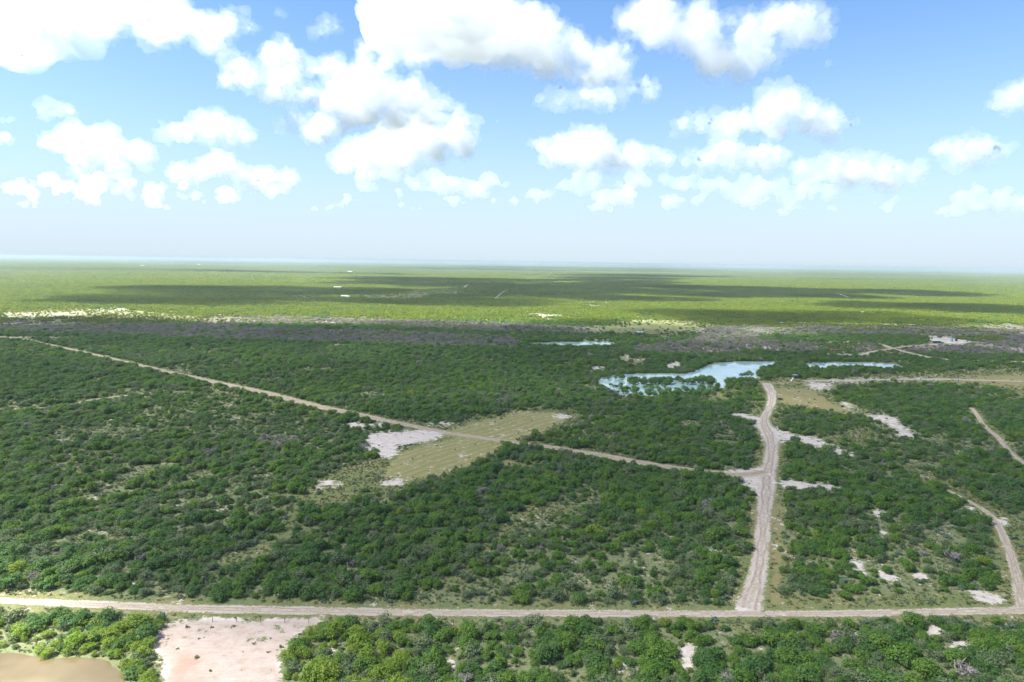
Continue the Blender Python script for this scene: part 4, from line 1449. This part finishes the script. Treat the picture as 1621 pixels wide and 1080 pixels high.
CLOUDS = [
    ([(690, 50, 60), (790, 40, 75), (610, 85, 40), (870, 80, 55), (940, 105, 45), (990, 95, 30)], 135, 'huge white cumulus cloud at the top just left of centre', 110),
    ([(385, 120, 30), (450, 105, 38), (500, 95, 30), (460, 150, 34), (560, 150, 50), (640, 165, 48), (690, 180, 32), (510, 195, 45), (450, 195, 22)], 228, 'ragged white cloud group left of centre below the huge cumulus', 110),
    ([(1030, 35, 45), (1090, 60, 52), (1160, 75, 55), (1220, 45, 48), (1280, 42, 34)], 124, 'big white cumulus cloud at the top right of centre', 90),
    ([(280, 212, 22), (330, 203, 26), (375, 215, 20), (345, 190, 8)], 236, 'small rounded white cloud left of the ragged cloud group', 45),
    ([(1100, 195, 26), (1170, 190, 34), (1245, 185, 40), (1300, 192, 30), (1345, 190, 14)], 234, 'broad white cloud right of centre at mid height', 70),
    ([(1110, 250, 16), (1160, 246, 22), (1215, 250, 18)], 271, 'pale flat cloud just beneath the broad white cloud', 45),
    ([(10, 25, 50), (75, 30, 45), (120, 12, 25)], 68, 'white cloud in the top left corner', 50),
    ([(180, 25, 45), (260, 35, 45), (330, 50, 38), (385, 38, 22)], 84, 'long white cloud along the top edge left of the small puffs', 70),
    ([(570, 250, 22), (630, 240, 32), (690, 225, 32), (730, 205, 16)], 277, 'bright cumulus cloud under the ragged cloud group', 60),
    ([(885, 240, 24), (930, 235, 26), (985, 250, 22), (1035, 242, 18)], 272, 'low white cumulus cloud at centre right', 55),
    ([(900, 165, 20), (950, 155, 26), (1015, 145, 28), (860, 155, 12)], 178, 'soft white cloud hanging under the right end of the huge cumulus', 50),
    ([(1280, 275, 17), (1340, 268, 22), (1400, 276, 18), (1450, 280, 12)], 291, 'flat-based white cloud low at right', 50),
    ([(1500, 245, 16), (1545, 240, 18), (1575, 238, 12)], 268, 'bright small cloud at far right above the flat-based one', 40),
    ([(1590, 165, 22), (1625, 150, 30)], 192, 'white cloud cut by the right edge', 30),
    ([(90, 228, 16), (140, 226, 22), (180, 245, 22), (215, 255, 16), (140, 262, 14)], 284, 'hazy stacked white cloud at left', 50),
    ([(75, 178, 14), (100, 178, 13)], 190, 'small lone white puff at left', 22),
    ([(300, 272, 16), (345, 268, 18), (400, 285, 14), (440, 280, 14)], 306, 'pale low cloud left of centre near the haze', 45),
    ([(525, 42, 15), (508, 50, 9)], 62, 'little white puff beside the huge cumulus', 16),
]
THINS = [
    ([(447, 22, 12), (452, 36, 6)], 50, 'wispy scrap of cloud at the top left of the little puff', 12),
    ([(38, 90, 10), (75, 96, 8)], 101, 'thin scrap of cloud below the corner cloud', 12),
    ([(10, 190, 12)], 201, 'small cloud scrap cut by the left edge', 10), ([(5, 225, 16), (40, 222, 10)], 238, 'thin cloud cut by the left edge', 14),
    ([(1232, 141, 12)], 149, 'thin scrap of cloud above the broad white cloud', 10), ([(1310, 104, 10)], 116, 'faint cloud wisp below the big top right cumulus', 8),
    ([(920, 290, 18, 2), (1010, 285, 20, 2), (1090, 290, 15, 2)], 309, 'long pale cloud bank low at centre right', 45),
    ([(1160, 300, 15, 2), (1230, 305, 16, 2), (1300, 303, 12, 2)], 325, 'hazy cloud bank low at right', 40),
    ([(610, 288, 14, 2), (690, 290, 15, 2), (770, 300, 12, 2)], 318, 'hazy cloud bank low left of centre', 40),
    ([(60, 298, 12, 2.5), (150, 290, 14, 2.5), (250, 305, 12, 2.5)], 319, 'faint cloud bank low at left', 36),
    ([(860, 312, 9, 2), (800, 322, 8, 2)], 331, 'small hazy cloud near the horizon at centre', 20), ([(1550, 320, 14, 2.2), (1615, 312, 14, 2)], 334, 'hazy cloud low at the right edge', 30),
    ([(420, 300, 10, 2.2), (340, 312, 10, 2.4)], 324, 'faint low cloud above the left plain', 20), ([(940, 330, 8, 2.5), (1260, 332, 7, 2.6)], 341, 'faint cloud streaks nearest the horizon', 20),
    ([(1500, 335, 6, 3)], 343, 'faint streak of cloud near the horizon at right', 10), ([(1090, 200, 8), (1060, 210, 6)], 216, 'small wisp left of the broad white cloud', 10),
    ([(980, 312, 10, 2.6), (1080, 318, 9, 2.6), (1180, 326, 7, 2.6)], 336, 'long faint cloud bank over the plain right of centre', 34),
    ([(720, 322, 7, 2.8), (640, 330, 6, 2.8), (560, 318, 6, 2.4)], 338, 'long faint cloud bank over the plain left of centre', 26),
    ([(130, 318, 7, 2.8), (240, 326, 6, 2.8), (40, 322, 6, 2.4)], 335, 'long faint cloud bank over the plain at far left', 26),
    ([(1400, 322, 7, 2.6), (1330, 330, 6, 2.6)], 338, 'faint cloud bank over the plain toward the right', 22),
    ([(790, 190, 8), (815, 185, 6)], 200, 'faint scrap of cloud in the blue gap at centre', 9),
    ([(640, 308, 7, 2.4), (520, 330, 7, 2.4)], 335, 'small faint cloud near the horizon left of centre', 14),
]
for i, (bl, by, lb, nn_) in enumerate(CLOUDS):
    cloud(bl, by, lb, i + 1, nn_)
for i, (bl, by, lb, nn_) in enumerate(THINS):
    cloud(bl, by, lb, i + 50, nn_, True, .7)


def overhead(areas, seed, mat=CORE, vox=26.):
    """a cloud of the same field standing over the plain; areas: ground ellipses it shades (x, y, rx, ry)"""
    R = random.Random(seed)
    pts = []
    for cx_, cy_, rx_, ry_ in areas:
        k_ = int(max(8, min(220, rx_ * ry_ / 6500)))
        for _ in range(k_):
            a_, q_ = R.uniform(0, 6.283), math.sqrt(R.random())
            rad = min(R.uniform(90, 170), min(rx_, ry_) * .6)
            z_ = BASE + R.uniform(.4, 1.2) * rad * .7
            px_, py_ = cx_ + math.cos(a_) * q_ * (rx_ - rad * .5), cy_ + math.sin(a_) * q_ * (ry_ - rad * .5)
            pts.append((px_ + SD.x / SD.z * z_, py_ + SD.y / SD.z * z_, z_, rad))
            for j in range(2):
                r2 = rad * R.uniform(.3, .5)
                pts.append((pts[-1 - j][0] + R.uniform(-1, 1) * rad, pts[-1 - j][1] + R.uniform(-1, 1) * rad, z_ + rad * R.uniform(0, .6), r2))
    m_ = puff_mesh('cloud', pts, mat, vox, ((90, 60), (35, 30)))
    TRIS[0] += 2 * len(m_.polygons)
    return link('overhead_cloud', m_, kind='stuff')


def shade(px0, px1, py0, py1):
    """ground ellipses under a strip of the photograph"""
    out = []
    mx_ = (px0 + px1) / 2
    d0_, d1_ = g_at(mx_, py1)[1], g_at(mx_, py0)[1]
    rows = max(1, round(math.log(d1_ / d0_) / .24))
    for r_ in range(rows):
        ya, yb = d0_ * (d1_ / d0_) ** (r_ / rows), d0_ * (d1_ / d0_) ** ((r_ + 1) / rows)
        ym = (ya + yb) / 2
        xa, xb = (px0 - 810.5) / F * ym, (px1 - 810.5) / F * ym
        k_ = max(1, int((xb - xa) / (yb - ya) / 1.3))
        for i_ in range(k_):
            out.append((xa + (xb - xa) * (i_ + .5) / k_, ym, (xb - xa) / k_ / 2 * 1.18 + 20, (yb - ya) / 2 * 1.1))
    return out


overhead([(-520, 640, 420, 430), (60, 600, 420, 480), (620, 560, 420, 470), (172, 262, 150, 160), (420, 250, 350, 260), (-320, 340, 240, 190)], 201, NEARC)
overhead(shade(150, 560, 455, 484) + shade(520, 900, 441, 487) + shade(880, 1080, 438, 478), 202, FARC)
overhead(shade(870, 1160, 509, 534), 207, FARC)
overhead(shade(1060, 1330, 455, 474) + shade(1330, 1520, 460, 469), 203, FARC)
overhead(shade(1060, 1300, 492, 516) + shade(1280, 1480, 497, 516), 204, FARC)
overhead(shade(1380, 1760, 482, 499), 205, FARC)
overhead(shade(-60, 420, 425, 430), 206, THINV, 60.)
# ------------------------------------------------------------------ air
hm = bpy.data.materials.new('haze')
hm.use_nodes = True
ht = hm.node_tree
ht.nodes.clear()
ho = ht.nodes.new('ShaderNodeOutputMaterial')
hp = ht.nodes.new('ShaderNodeVolumePrincipled')
hp.inputs['Color'].default_value = (.30, .375, .44, 1)
hp.inputs['Density'].default_value = 8.5e-5
hp.inputs['Anisotropy'].default_value = .1
ht.links.new(hp.outputs[0], ho.inputs['Volume'])
bm = bmesh.new()
box(bm, (0, 0, 38), (150000, 150000, 116))
me = bpy.data.meshes.new('haze')
bm.to_mesh(me)
me.materials.append(hm)
link('haze', me, kind='stuff')
print('cloud tris', TRIS[0], 'shrubs', n, 'mid', len(fx), 'far', len(wx), 'weeds', len(ux))
